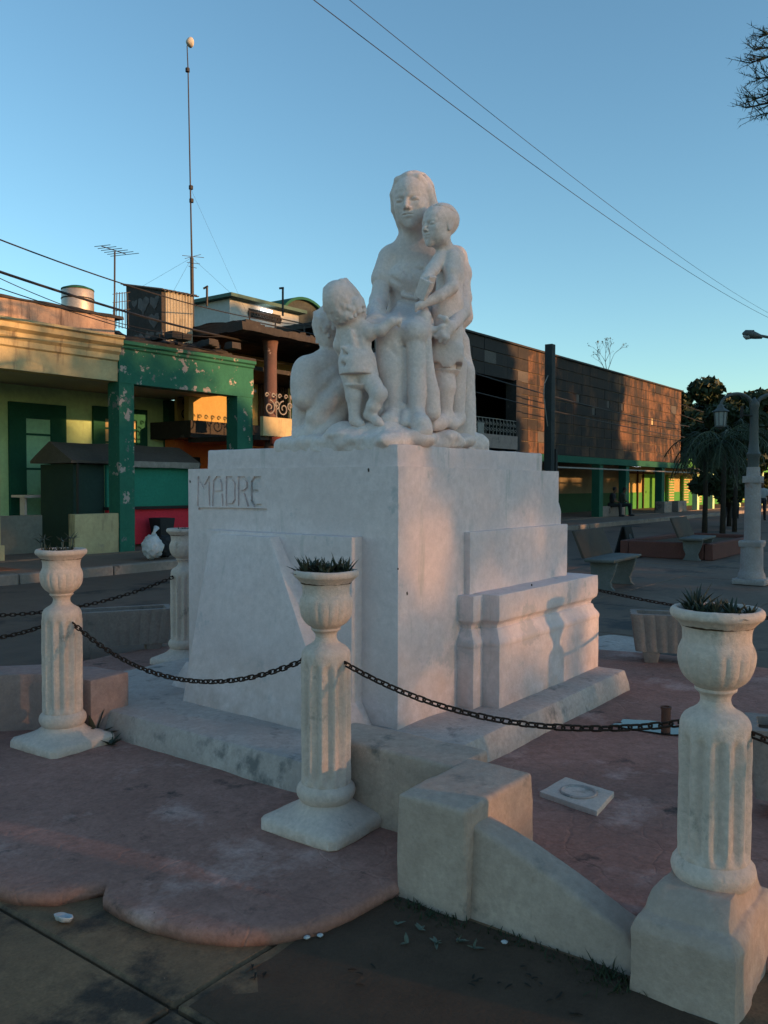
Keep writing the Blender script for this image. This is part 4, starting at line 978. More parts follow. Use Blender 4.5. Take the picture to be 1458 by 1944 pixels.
# ================================================================== buildings across the street
YF, YB = 15.5, 19.3
def XY(px, py, Y=YF): return onY(px, py, Y)
def scroll(b, cx, cz, r, y, turns=1.5, n=26, sgn=1, th=.018, a0=0):
    pts = []
    for i in range(n + 1):
        u = i / n; a = a0 + sgn * u * turns * 2 * math.pi; q = r * (1 - .8 * u); pts.append((cx + q * math.cos(a), y, cz + q * math.sin(a)))
    b.tube(pts, th, 5)
# ---- A cream portico house (left)
ha = thing('portico_house', 'low cream and light green house with a columned portico at the far left', 'house', (8, 16, 0))
xa1 = 11.08
xw, _ = XY(324, 780, YB)
b = MB()
prof = [(YF + .02, 3.80), (YF + .02, 4.22), (YF - .03, 4.25), (YF - .03, 4.36), (YF - .10, 4.42), (YF - .10, 4.50), (YF - .20, 4.56), (YF - .20, 4.66), (YF - .26, 4.69), (YF - .26, 4.74), (YF + .35, 4.74), (YF + .35, 3.80)]
b.prism([(p[0], p[1]) for p in prof], 1.0, xa1, 'x'); b.build('cornice', M_cream, ha, cell=.5, rough=.012, rscale=3)
b = MB(); b.prism([(YF - .02, 4.742), (YF - .02, 5.13), (YF + .22, 5.13), (YF + .22, 4.742)], 1.0, xa1 - .1, 'x'); b.build('parapet', M_peach, ha, cell=.4, rough=.03, rscale=2)
b = MB(); b.prism([(YF - .06, 5.131), (YF - .05, 5.19), (YF + .25, 5.21), (YF + .27, 5.131)], 1.0, xa1 + .1, 'x'); b.build('coping', M_black, ha, cell=.25, rough=.05, rscale=3)
b = MB(); b.box(1.0, 19.0, YF + .36, YB + 3, 4.55, 4.66); b.build('roof', M_black, ha)
b = MB(); b.box(1.0, xw, YF + .36, YB, 3.98, 4.05); b.build('portico_ceiling', M_ceil, ha)
b = MB(); b.box(1.0, xw, YB, YB + .25, .1, 4.6); b.build('back_wall', M_lgrn, ha)
b = MB(); b.box(8.02, 8.42, YF, YF + .4, .13, 3.80); b.rects([(7.97, 8.47, YF - .05, YF + .45, .12), (7.97, 8.47, YF - .05, YF + .45, .42)]); b.build('column', M_cream, ha, cell=.3, rough=.01)
b = MB(); b.box(4.0, 4.4, YF, YF + .4, .13, 3.80); b.build('column', M_cream, ha)
b = MB(); b.box(10.02, 11.08, YF + .02, YF + .25, .12, .97); b.build('low_front_wall', M_cream, ha, bevel=.01, cell=.3, rough=.008)
b = MB(); b.box(8.45, 10.0, YF + 1.2, YF + 1.4, .12, .93); b.build('set_back_wall', mat('grey_plaster', (0.20, 0.20, 0.17), (0.15, 0.15, 0.13), 1.5, bump=.2), ha)
def frame_win(px0, px1, py0, py1, name, Y, m_f, m_p, parent, fw=.25, rails=(), ledge=None, depth=.08):
    x0, z1 = XY(px0, py0, Y); x1, _ = XY(px1, py0, Y); _, z0 = XY((px0 + px1) / 2, py1, Y)
    _, z1 = XY((px0 + px1) / 2, py0, Y)
    z0 = max(z0, .13)
    b = MB(); b.box(x0, x0 + fw, Y - depth, Y - .002, z0, z1); b.box(x1 - fw, x1, Y - depth, Y - .002, z0, z1); b.box(x0 + fw, x1 - fw, Y - depth + .003, Y - .002, z1 - fw * .9, z1)
    f = b.build(name, m_f, parent)
    c_ = MB(); c_.box(x0 + fw, x1 - fw, Y - .035, Y - .004, z0, z1 - fw * .9); ob = c_.build('shutter_panel', m_p, None); sub(ob, f)
    for u in rails:
        zz = z0 + (z1 - z0) * u; r_ = MB(); r_.box(x0 + fw, x1 - fw, Y - .06, Y - .036, zz, zz + .05); sub(r_.build('rail', m_f, None), f)
    return f, x0, x1, z0, z1
f, *_ = frame_win(14, 122, 768, 985, 'door_frame', YB, M_dgrn, M_mint, ha, fw=.42, rails=(.42, .72))
b = MB(); x0, z0 = XY(30, 944, YB - .5); x1, _ = XY(112, 944, YB - .5); b.box(x0, x1, YB - .9, YB - .3, z0 - .03, z0 + .03); b.box(x0 + .1, x0 + .16, YB - .7, YB - .5, .13, z0 - .03); b.box(x1 - .16, x1 - .1, YB - .7, YB - .5, .13, z0 - .03)
tag(b.build('serving_shelf', M_white), 'narrow white shelf table before the light green door', 'table')
for k_ in range(6):
    b = MB(); xx = 10.95 + k_ * .2; b.box(xx, xx + .05, YB - 1.3, YB - 1.26, .13, 1.0 + .0); b.rects([(xx - .02, xx + .07, YB - 1.3, YB - 1.26, 1.0), (xx + .02, xx + .03, YB - 1.3, YB - 1.26, 1.12)])
    b.build('fence_picket', M_dgrn, ha)
frame_win(174, 276, 776, 880, 'window_frame', YB, M_dgrn, M_cream, ha, fw=.35, rails=(.35, .6, .8))
b = MB(); x0, _ = XY(309, 780, YB); x1, _ = XY(324, 780, YB); b.box(x0, x1, YB - .25, YB - .01, .13, 3.95); b.build('corner_pilaster', M_dgrn, ha)
# roof tank, hanging bits
tx, tz = XY(147, 598, 17.5)
tz += .30
t = thing('roof_water_tank', 'steel water tank standing on the roof of the cream house', 'water tank', (tx, 17.5, tz))
b = MB(); b.lathe([(.36, tz - .35), (.36, tz + .22), (.345, tz + .24)], tx, 17.5, 28); b.build('tank_body', M_tank, t, smooth='auto')
b = MB(); b.lathe([(.37, tz + .241), (.36, tz + .27), (.20, tz + .33), (.02, tz + .34)], tx, 17.5, 28); b.build('tank_lid', M_dgrn, t, smooth='auto')
b = MB(); b.lathe([(.367, tz + .02), (.372, tz + .035), (.367, tz + .05)], tx, 17.5, 28); b.build('tank_band', M_iron, t, smooth='auto')
# ---- B green portico
hb = thing('green_portico', 'green portico with flaking paint between the cream house and the balcony house', 'portico', (13, 15.5, 0))
b = MB(); b.prism([(YF - .02, 3.78), (YF - .02, 4.50), (YF - .07, 4.53), (YF - .07, 4.58), (YF - .13, 4.61), (YF - .13, 4.68), (YF + .35, 4.68), (YF + .35, 3.78)], xa1 + .01, 15.06, 'x'); b.build('beam', M_grn, hb, cell=.4, rough=.012, rscale=3)
b = MB(); b.box(xa1 + .01, 11.47, YF - .01, YF + .38, .12, 3.78); b.build('column', M_grn, hb, cell=.3, rough=.012, rscale=3)
b = MB(); b.box(14.52, 15.04, YF - .01, YF + .38, .12, 3.78); b.build('column', M_grn, hb, cell=.3, rough=.012, rscale=3)
b = MB(); b.prism([(YF - .10, 4.681), (YF - .08, 4.76), (YF + .5, 4.86), (YF + .5, 4.681)], xa1 + .1, 15.1, 'x'); b.build('weathered_top', M_black, hb, cell=.25, rough=.06, rscale=3)
b = MB(); b.box(xw + .01, 21, YB + .02, YB + .2, .13, 2.95); b.build('orange_wall', M_orange, hb)
x0, _ = XY(326, 800, YB - .4); x1, _ = XY(345, 800, YB - .4)
b = MB(); b.box(x0, x1, YB - .5, YB - .1, .13, 3.1); b.build('orange_pilaster', M_orange, hb)
b = MB(); x0, zt = XY(350, 868, YB - .1); x1, _ = XY(380, 868, YB - .1); b.box(x0, x1, YB - .1, YB + .01, zt - .4, zt); b.build('dark_opening', M_dark, hb)
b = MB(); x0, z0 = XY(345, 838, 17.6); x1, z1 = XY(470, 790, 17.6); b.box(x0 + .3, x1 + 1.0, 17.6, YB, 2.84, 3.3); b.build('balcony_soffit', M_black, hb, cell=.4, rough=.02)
# lit bit of yellow wall with scrollwork seen through the portico
x0, z0 = XY(340, 788, 18.4); x1, z1 = XY(386, 745, 18.4)
b = MB(); b.box(x0, x1, 18.5, 18.6, 3.2, 4.05); b.build('yellow_wall', M_yel, hb)
b = MB(); b.box(x1, x1 + .85, 18.45, 18.6, 3.2, 4.05); b.build('dark_shutter', M_dark, hb)
b = MB(); b.box(x1 + .86, x1 + 1.3, 18.5, 18.6, 3.2, 4.05); b.build('yellow_wall', M_yel, hb)
b = MB()
for q in range(3): scroll(b, x0 + .22 + q * .34, 3.55, .17, 18.42, 1.3, sgn=1 if q % 2 else -1, a0=.5); scroll(b, x0 + .22 + q * .34, 3.86, .09, 18.42, 1.0, a0=2)
b.tube([(x0, 18.42, 3.98), (x1 + 1.3, 18.42, 3.98)], .015, 5); b.build('scroll_railing', M_iron, hb)
# kiosk under the portico
kx0, kz = XY(130, 893, 16.6); kx1, _ = XY(382, 893, 16.6)
kk = thing('market_kiosk', 'green and red street kiosk with a grey tarpaulin roof under the portico', 'kiosk', (12.4, 17, .13))
apx, apz = XY(180, 866, 16.9)
b = MB(); e0 = 2.12
b.loft([[(10.55, 16.45, e0), (10.55, 16.47, e0 - .06), (10.55, 18.1, e0 - .06), (10.55, 18.1, e0), (10.55, 17.3, e0 + .42)], [(14.2, 16.45, e0), (14.2, 16.47, e0 - .06), (14.2, 18.1, e0 - .06), (14.2, 18.1, e0), (14.2, 17.3, e0 + .42)]])
b.build('roof', M_tarp, kk, cell=.3, rough=.03, rscale=2)
b = MB(); b.box(11.65, 14.1, 16.42, 16.46, e0 - .13, e0 + .01); b.build('roof_edge_strip', M_irons, kk, cell=.15, rough=.02, rscale=6)
b = MB(); b.box(11.55, 14.05, 16.62, 16.7, 1.07, 2.04); b.build('green_front', M_dgrn if False else mat('kiosk_green', (0.03, 0.24, 0.17), (0.025, 0.2, 0.14), 2, bump=.1), kk)
b = MB(); b.box(11.55, 14.05, 16.6, 16.7, .18, 1.0); b.build('red_front', M_red, kk)
b = MB(); b.box(10.75, 11.54, 16.7, 18.0, .14, 2.04); b.build('dark_side', mat('dark_mesh', (0.03, 0.06, 0.05), (0.025, 0.05, 0.042), 2, bump=.2), kk)
b = MB(); b.box(10.72, 10.76, 16.5, 16.54, .14, 2.08); b.build('post', M_iron, kk)
b = MB(); b.box(11.5, 14.05, 16.5, 16.72, 1.0, 1.07); b.build('counter', M_dark, kk)
bx_, bz_ = XY(308, 1035, 16.2)
t = thing('waste_bin', 'black tapering bin before the red kiosk front', 'bin', (bx_, 16.2, .13))
b = MB(); b.rects([(bx_ - .15, bx_ + .15, 16.05, 16.35, .14), (bx_ - .22, bx_ + .22, 15.98, 16.42, .80)]); b.build('bin_body', M_cloth, t, bevel=.02)
gx_, gy_ = onZ(290, 1062, .125)
bg_ = crumple('rubbish_bag', (gx_, gy_, .36), .20, 3, M_bag, 'tied white plastic rubbish bag standing on the far kerb', 'bag', 1.2, .3)
b = MB(); b.tube([(gx_ + .02, gy_, .58), (gx_ + .05, gy_, .66), (gx_ + .12, gy_ + .02, .74)], [.05, .03, .06], 8); ob = b.build('bag_knot', M_bag, smooth=True); ob.parent = bg_; ob.matrix_parent_inverse = Matrix.Translation(bg_.location).inverted()
crumple('rubbish_bag', (gx_ + .38, gy_ + .1, .34), .19, 6, M_cloth, 'black rubbish bag beside the white bag on the far kerb', 'bag', 1.15, .3)
# ---- C balcony house with broken roof slab
hc = thing('balcony_house', 'weathered two storey house with a yellow wall, cream balcony and crumbling roof slab', 'house', (17, 16, 0))
sx0 = 13.0
b = MB(); b.prism([(YF - .55, 5.32), (YF - .52, 5.50), (YF + .6, 5.60), (YB + 1.5, 5.60), (YB + 1.5, 5.40), (YF + .6, 5.32)], 14.2, 22.0, 'x'); b.build('roof_slab', M_black, hc, cell=.22, rough=.09, rscale=2.2)
b = MB(); b.prism([(YF + .3, 4.70), (YF + .25, 4.86), (YF + .6, 4.98), (YB, 5.0), (YB, 4.70)], 11.3, 14.6, 'x'); b.build('rubble_upstand', M_black, hc, cell=.2, rough=.16, rscale=2.5)
b = MB(); rg = seeded(66)
for q in range(70):
    x_ = rg.uniform(12.0, 21.0); s_ = rg.uniform(.05, .15); y_ = YF + rg.uniform(-.45, .5); z_ = 5.5 if x_ > 14.4 else 4.88
    b.box(x_ - s_, x_ + s_, y_ - s_, y_ + s_, z_ - .04, z_ + s_ * .8)
b.build('rubble', M_black, hc, cell=.2, rough=.06, rscale=5)
b = MB(); b.box(15.1, 21.9, YB - 1.3, YB - 1.1, 3.1, 5.35); b.build('upper_wall', M_yel, hc)
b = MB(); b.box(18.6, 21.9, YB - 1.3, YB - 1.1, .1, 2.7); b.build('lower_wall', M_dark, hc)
b = MB(); b.box(15.07, 21.9, YF - .25, YB - 1.3, 2.72, 2.85); b.build('balcony_floor', M_black, hc)
x0, zt = XY(475, 779, YF - .3); x1, zb = XY(556, 815, YF - .3)
b = MB(); b.box(15.07, 19.3, YF - .36, YF - .25, 2.82, 3.30); b.build('balcony_parapet', M_cream, hc, cell=.3, rough=.01)
b = MB(); b.box(15.4, 19.3, YF - .34, YF - .27, 2.62, 2.81); b.build('red_strip', M_orange if False else mat('faded_red', (0.25, 0.06, 0.04), None, 3), hc)
cxp, _ = XY(519, 700, YF - .1)
b = MB(); b.lathe([(.20, 3.3), (.17, 3.4), (.165, 5.0), (.19, 5.2), (.22, 5.33)], cxp, YF + .02, 24); b.build('column', M_pinkcol, hc, smooth='auto', rough=.01, rscale=6)
b = MB(); b.lathe([(.20, .1), (.165, 2.7)], cxp, YF + .02, 24); b.build('column', M_pinkcol, hc, smooth='auto')
for (a, c_) in ((490, 517), (523, 545)):
    x0, zt = XY(a, 708, YB - 1.32); x1, zb = XY(c_, 785, YB - 1.32)
    f = MB(); f.box(x0, x1, YB - 1.36, YB - 1.31, 3.15, zt); fo = f.build('door_leaf', M_wood, hc)
    for q in range(5):
        g_ = MB(); w0 = (x1 - x0) / 5; g_.box(x0 + q * w0 + .03, x0 + (q + 1) * w0 - .03, YB - 1.38, YB - 1.361, 3.2, zt - .06); sub(g_.build('slat', M_wood, None), fo)
b = MB(); zr = 3.30
for q, xx in enumerate((15.35, 15.85, 16.35, 16.85, 17.35, 17.85, 18.35, 18.85)):
    scroll(b, xx, zr + .24, .20, YF - .30, 1.4, sgn=1 if q % 2 else -1, a0=math.pi / 2); scroll(b, xx + .25, zr + .33, .11, YF - .30, 1.2, sgn=-1 if q % 2 else 1, a0=-math.pi / 2)
    b.tube([(xx + .25, YF - .3, zr), (xx + .25, YF - .3, zr + .62)], .014, 5)
for q in range(18): scroll(b, 15.25 + q * .23, zr + .55, .07, YF - .30, 1.0, n=12, a0=0)
b.build('scroll_railing', M_irons, hc)
# wall with heart shaped openings and stair hut
hut = thing('roof_hut', 'stair hut on the roofs with a dark heart pierced side and a pale corrugated front', 'hut', (12, 17, 4.7))
Yh = 16.6
hx0, hz0 = XY(245, 541, Yh); hx1, hz1 = XY(312, 553, Yh); hx2, hz2 = XY(364, 562, Yh); _, hzb = XY(300, 655, Yh)
hYb, hzb2 = onX(245, 541, hx1)
b = MB(); b.prism([(Yh, 4.7), (hYb, 4.7), (hYb, hzb2 - .05), (Yh, hz1 - .04)], hx1 - .10, hx1, 'x'); b.build('dark_wall', M_black, hut, cell=.2, rough=.01)
M_patch = mat('pale_patch', (0.17, 0.16, 0.16), (0.09, 0.085, 0.085), 7, bump=.3)
def heart(cx, cz, s_, rg_=seeded(3)):
    o_ = []
    for i in range(22):
        t = 2 * math.pi * i / 22; q_ = rg_.uniform(.8, 1.15); o_.append((cx + s_ * q_ * math.sin(t) ** 3, cz + s_ * q_ * (.81 * math.cos(t) - .31 * math.cos(2 * t) - .12 * math.cos(3 * t) - .06 * math.cos(4 * t))))
    return o_
for (px, py, s_) in ((271, 580, .24), (293, 574, .18), (292, 608, .20), (283, 640, .17), (262, 646, .20), (303, 638, .15), (255, 578, .12)):
    cy_, cz_ = onX(px, py, hx1 - .10); b = MB(); b.prism(heart(cy_, cz_, s_), hx1 - .112, hx1 - .095, 'x'); b.build('heart_block', M_patch, hut)
n_ = 46; pts = []
for i in range(n_ + 1): u = i / n_; pts.append((hx1 + .01 + (hx2 - hx1 - .02) * u, Yh - .02 + .022 * math.sin(u * 2 * math.pi * 9)))
b = MB(); b.prism(pts + [(hx2, Yh + .05), (hx1, Yh + .05)], 4.9, hz2 - .03, 'z'); b.build('corrugated_front', M_corr, hut)
rr = []
for i in range(40): u = i / 39; rr.append((hx1 - .16 + (hx2 - hx1 + .3) * u, hz1 + .0 + (hz2 - hz1) * u + .022 * math.sin(u * 2 * math.pi * 9)))
ring = rr + [(p[0], p[1] - .015) for p in rr][::-1]; sl_ = hzb2 - hz1
b = MB(); b.loft([[(p[0], Yh - .10, p[1]) for p in ring], [(p[0], hYb + .15, p[1] + sl_) for p in ring]]); b.build('sheet_roof', M_tarp, hut)
b = MB(); b.box(hx2 - .12, hx2, Yh + .06, hYb, 4.8, hz2 - .04); b.build('side_wall', M_black, hut)
# ---- D white upper house
hd = thing('rooftop_house', 'off white rooftop house with a flat green edged roof and a lit tube lamp', 'house', (21, 22, 5.6))
Yd = 22.0
dx0, dz0 = XY(435, 563, Yd); dx1, dz1 = XY(566, 600, Yd)
b = MB(); b.box(dx0, dx1, Yd, Yd + 5, 5.0, dz0 - .08); b.build('walls', M_offw, hd)
b = MB(); b.box(dx0 - .25, dx1 + .1, Yd - .35, Yd + 5.4, dz0 - .07, dz0 + .05); b.build('flat_roof', mat('green_grey_eave', (0.10, 0.17, 0.14), (0.07, 0.12, 0.10), 3, bump=.2), hd)
b = MB(); vx0, vz0 = XY(471, 604, Yd - .01); vx1, vz1 = XY(532, 620, Yd - .01)
for q in range(12):
    w0 = (vx1 - vx0) / 12
    f = MB(); f.tube([(vx0 + w0 * (q + .5) + .09 * math.cos(a_), Yd - .02, vz1 + .12 + .12 + .09 * math.sin(a_)) for a_ in [i * math.pi / 4 for i in range(9)]], .03, 5); f.build('ventilation_block', M_black, hd)
f = MB(); f.box(vx0, vx1, Yd - .012, Yd - .003, vz1 + .08, vz1 + .40); f.build('vent_recess', M_dark, hd)
lx0, lz0 = XY(496, 588, Yd - .2); lx1, lz1 = XY(515, 592, Yd - .2)
b = MB(); b.tube([(lx0, Yd - .2, lz0), (lx1, Yd - .2, lz0)], .045, 8); b.build('lit_tube_lamp', M_tube, hd)
vb = thing('barrel_vault', 'mossy half round concrete vault behind the statue group', 'vault', (25, 22, 6))
b = MB(); vc, vz = XY(575, 622, 22.3); vl, vtop = XY(575, 571, 22.3)
rr_ = vtop - vz; pts = [(vc + (rr_ * 1.30) * math.cos(a_), vz + rr_ * math.sin(a_)) for a_ in [math.pi * i / 20 for i in range(21)]]
b.prism(pts, 22.3, 26, 'y'); b.build('vault_front', mat('mossy_concrete', (0.07, 0.08, 0.072), (0.035, 0.04, 0.036), 1.5, bump=.4, spots=(.04, .045, .04), sscale=1.5, sth=.5, soft=.1), vb)
pi_ = [(vc + (rr_ * 1.30 + .10) * math.cos(a_), vz + (rr_ + .10) * math.sin(a_)) for a_ in [math.pi * i / 20 for i in range(21)]]
b = MB(); b.prism(pi_ + pts[::-1], 22.15, 26.1, 'y'); b.build('vault_rim', M_dgrn, vb)
b = MB(); b.box(dx1 + .02, dx1 + 4.5, 22.5, 26, 5.0, vz - .02); b.build('vault_wall', M_dark, vb)
b = MB(); b.box(vc + .2, vc + .75, 22.2, 22.32, vz - .9, vz - .05); b.build('pale_opening', M_offw, vb)
# terrace rail posts
rl = thing('terrace_rail', 'thin iron terrace rail above the crumbling slab', 'railing', (19, 17, 5.6))
for px in (473, 522, 577, 604):
    x_, z_ = XY(px, 600, 17.0); b = MB(); b.tube([(x_, 17, 5.5), (x_, 17, 6.35)], .022, 5); b.build('rail_post', M_iron, rl)
x0, _ = XY(470, 600, 17); b = MB(); b.tube([(x0, 17, 6.1), (x0 + 6, 17, 6.1)], .018, 5); b.tube([(x0, 17, 6.35), (x0 + 6, 17, 6.32)], .018, 5); b.build('rail_bar', M_iron, rl)
# ---- E dark panelled building
he = thing('panelled_building', 'long two storey building with a dark stained panel facade over a green portico', 'building', (37, 16, 0))
ex0, ex1, ez0, ez1 = 20.6, 48.7, 2.86, 6.93
nc, nr = 33, 9; pw = (ex1 - ex0) / nc; ph = (ez1 - ez0) / nr
b = MB(); b.box(31.0, ex1 + .02, YF + .05, YF + .4, ez0, ez1 - .02); b.box(ex0, 31.0, YF + .05, YF + .4, 5.62, ez1 - .02); b.box(29.0, 31.0, YF + .05, YF + .4, ez0, 5.62); b.build('mortar_backing', M_joint, he)
b = MB(); b.box(ex0, ex1 + .03, YF + .41, YB + 6, 6.7, 6.88); b.box(ex1 - .3, ex1 + .01, YF + .41, YB + 6, 2.86, 6.7); b.box(ex0, ex1 - .31, YB, YB + .2, 2.95, 6.69); b.build('shell', M_black, he)
b = MB(); b.box(ex0, ex1 + .06, YF - .08, YF + .3, ez1, ez1 + .07); b.build('coping', M_black, he, cell=1.0, rough=.01)
rg = seeded(12)
for i in range(nc):
    for j in range(nr):
        x0 = ex0 + i * pw; z0 = ez0 + j * ph
        if x0 < 29.0 - .2 and z0 < 5.5: continue
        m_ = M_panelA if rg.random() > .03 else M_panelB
        if 32.3 < x0 < 38.6: m_ = M_panelD  # shade put into the panel colour here, between the sunlit stretches
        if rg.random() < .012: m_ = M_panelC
        if x0 < 29.5: m_ = M_panelB if rg.random() > .05 else M_panelC  # shaded left end: dark from mould and painted shade
        win = (i, j) in ((13, 5), (18, 4), (22, 5), (27, 4), (20, 5), (16, 5))
        p_ = MB(); d_ = rg.uniform(-.008, .008)
        if win:
            p_.box(x0 + .004, x0 + pw - .004, YF + d_, YF + .05, z0 + .012, z0 + ph * .25); p_.box(x0 + .004, x0 + pw * .3, YF + d_, YF + .05, z0 + ph * .25, z0 + ph - .012)
            p_.box(x0 + pw * .75, x0 + pw - .004, YF + d_, YF + .05, z0 + ph * .25, z0 + ph - .012)
            q_ = MB(); q_.box(x0 + pw * .3, x0 + pw * .75, YF + .03, YF + .049, z0 + ph * .25, z0 + ph - .012); q_.build('window', M_panelC if (i, j) != (27, 4) else M_cream, he)
        else: p_.box(x0 + .004, x0 + pw - .004, YF + d_, YF + .05, z0 + .014, z0 + ph - .014)
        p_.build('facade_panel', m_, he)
# recess with balcony
b = MB(); b.box(ex0, 29.0, YF + 2.0, YF + 2.2, 2.9, 5.62); b.build('recess_wall', M_black, he)
b = MB(); b.box(28.9, 29.35, YF - .05, YF + .4, 2.9, 5.62); b.build('recess_pillar', M_black, he)
b = MB(); b.box(22.0, 28.9, YF - .12, YF + .02, 2.95, 3.45); b.build('balcony_parapet', M_planter, he, cell=.5, rough=.01)
b = MB()
for q in range(26):
    xx = 22.2 + q * .26; b.tube([(xx, YF - .05, 3.45), (xx, YF - .05, 4.02)], .013, 4); scroll(b, xx + .13, 3.62, .09, YF - .05, 1.0, n=10, th=.012); scroll(b, xx + .13, 3.85, .08, YF - .05, 1.0, n=10, th=.012, a0=2)
b.tube([(22, YF - .05, 4.03), (28.9, YF - .05, 4.03)], .016, 4); b.build('balcony_railing', M_irons, he)
b = MB(); xs, zs = XY(912, 812, YF - .1); b.box(xs - .22, xs + .22, YF - .12, YF - .09, zs - .25, zs + .2); b.build('pale_plate', M_irons, he)
b = MB(); b.box(ex0, 49.6, YF - .12, YF + .3, 2.56, 2.85); b.build('canopy_beam', M_dgrn, he, cell=1.2, rough=.008)
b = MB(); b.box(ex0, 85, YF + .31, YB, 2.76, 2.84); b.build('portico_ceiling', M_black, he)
b = MB(); b.box(ex0, 85, YB + .001, YB + .15, 1.15, 2.76); b.build('back_wall_upper', M_cream if False else mat('dull_yellow_wall', (0.42, 0.34, 0.15), (0.36, 0.28, 0.12), 1.2, bump=.2), he)
b = MB(); b.box(ex0, 50.2, YB - .03, YB - .003, 1.15, 2.75); b.build('back_wall_upper', M_beige_shade, he)  # shaded stretch: dull colour stands in for missing sunlight
b = MB(); b.box(ex0, 50.2, YB - .04, YB - .021, .12, 1.149); b.build('back_wall_dado', M_dado_shade, he)  # dado of the shaded stretch, shade painted in
b = MB(); b.box(ex0, 85, YB - .02, YB + .15, .12, 1.149); b.build('back_wall_dado', M_bgrn if False else mat('green_dado', (0.07, 0.30, 0.07), (0.055, 0.24, 0.06), 1.2, bump=.2), he)
for px in (1137, 1187, 1255, 1010):
    x_, _ = XY(px, 900, YF + .1); b = MB(); b.box(x_ - .22, x_ + .22, YF - .02, YF + .36, .12, 2.56); b.build('column', M_dgrn, he)
x0, _ = XY(1213, 930, YB - .1); x1, _ = XY(1247, 930, YB - .1)
b = MB(); b.box(x0 + .9, x1, YB - .10, YB - .03, .13, 2.35); dr = b.build('green_door', M_bgrn, he)
b = MB(); b.box(x0 + 1.2, x0 + 1.26, YB - .13, YB - .101, 1.1, 1.25); sub(b.build('handle', M_iron, None), dr)
for xx in (x0 - 2.2, x0 - .2, x0 + .8): b = MB(); b.box(xx, xx + .09, YB - .12, YB - .025, .13, 2.6); b.build('door_post', M_wood, he)
b = MB(); b.box(x0 - 2.2, x1 + .5, YB - .14, YB - .121, 2.32, 2.42); b.build('door_lintel', M_wood, he)
for (a, c_, py, Yq) in ((1066, 1090, 873, 16.6), (1201, 1216, 884, 17.0)):
    xa, za = XY(a, py, Yq); xb, zb = XY(c_, py, Yq); b = MB(); b.tube([(xa, Yq, 2.66), (xb, Yq, 2.66)], .030, 8); b.build('lit_tube_lamp', M_tube, he)
b = MB(); xa, za = XY(1052, 884, YF - .5); xb, zb = XY(1290, 893, YF - .5); b.box(30.5, 50.5, YF - .50, YF - .46, 2.30, 2.36); b.build('awning_rail', M_irons, he)
b = MB(); xa, _ = XY(1140, 970, YF); xb, _ = XY(1200, 970, YF); b.box(xa, xb, YF + .0, YF + .35, .12, .60); b.build('seat_wall', M_kerb, he, cell=.4, rough=.01)
for (a, c_) in ((1258, 1272), (1284, 1300)):
    xa, _ = XY(a, 965, YF - .2); xb, _ = XY(c_, 965, YF - .2); b = MB(); b.box(xa, xb, YF - .3, YF + .2, .12, .72); b.build('low_pier', M_kerb, he, cell=.4, rough=.01)
# ---- F green and yellow arcade further on
hf = thing('green_arcade', 'low arcade with green louvred doors and lit yellow walls beyond the dark building', 'building', (56, 16, 0))
b = MB(); b.box(49.7, 84, YF - .05, YF + .3, 2.62, 3.15); b.build('fascia', M_bgrn, hf)
b = MB(); b.prism([(YF - .9, 2.42), (YF + .0, 2.62), (YF + .0, 2.66), (YF - .9, 2.47)], 49.7, 54, 'x'); b.build('tiled_awning', M_peach, hf)
for q in range(11):
    f = MB(); xx = 49.8 + q * .4; f.box(xx, xx + .16, YF - .93, YF - .91, 2.38, 2.47); f.build('awning_tile', M_cream, hf)
for q in range(7):
    xx = 57.5 + q * 3.2
    f = MB(); f.box(xx, xx + 1.5, YB - .12, YB - .03, .14, 2.3); fo = f.build('louvred_door', M_bgrn, hf)
    for k_ in range(11): g_ = MB(); g_.box(xx + .1, xx + 1.4, YB - .16, YB - .125, .35 + k_ * .18, .44 + k_ * .18); sub(g_.build('slat', M_cream, None), fo)
    c_ = MB(); c_.box(xx - 5.6, xx - 5.2, YF - .02, YF + .28, .12, 2.6); c_.build('column', M_lgrn, hf)
# ================================================================== roof clutter
def yagi(x, y, z0, z1, n, w_, label, rz=0):
    t = thing('tv_antenna', label, 'antenna', (x, y, z0))
    b = MB(); b.tube([(x, y, z0), (x + .03, y, z1)], .022, 6); b.build('pole', M_iron, t)
    dx, dy = math.cos(rz), math.sin(rz)
    b = MB(); b.tube([(x - dx * w_ * .6, y - dy * w_ * .6, z1), (x + dx * w_ * .6, y + dy * w_ * .6, z1 + .05)], .012, 5); b.build('boom', M_iron, t)
    for i in range(n):
        u = (i / (n - 1) - .5) * 1.1 * w_; l_ = w_ * (.30 + .3 * i / n); f = MB(); f.tube([(x + dx * u + dy * l_, y + dy * u - dx * l_, z1 + .02), (x + dx * u - dy * l_, y + dy * u + dx * l_, z1 + .02)], .008, 4); f.build('element', M_iron, t)
    return t
ax_, az_ = XY(216, 602, 17.4); _, at_ = XY(214, 478, 17.4); yagi(ax_, 17.4, az_ - .5, at_, 6, .75, 'old branched television antenna on the roof of the cream house', .3)
t = thing('radio_mast', 'very tall thin guyed radio mast with a pale dish at the tip', 'mast', atD(364, 600, 24)[:2] + (5.6,))
mp = [atD(365, 640, 24), atD(363, 490, 24), atD(360, 360, 24), atD(355, 135, 24), atD(353, 88, 24)]
b = MB(); b.tube(mp[:2], .055, 6); b.build('lower_pole', M_iron, t); b = MB(); b.tube(mp[1:], [.028, .022, .018, .015], 6); b.build('upper_pole', M_iron, t)
for (px, py) in ((361, 357), (354, 134), (362, 382)): q = atD(px, py, 24); b = MB(); b.tube([(q[0], q[1], q[2] - .05), (q[0], q[1], q[2] + .05)], .06, 8); b.build('coupling', M_iron, t)
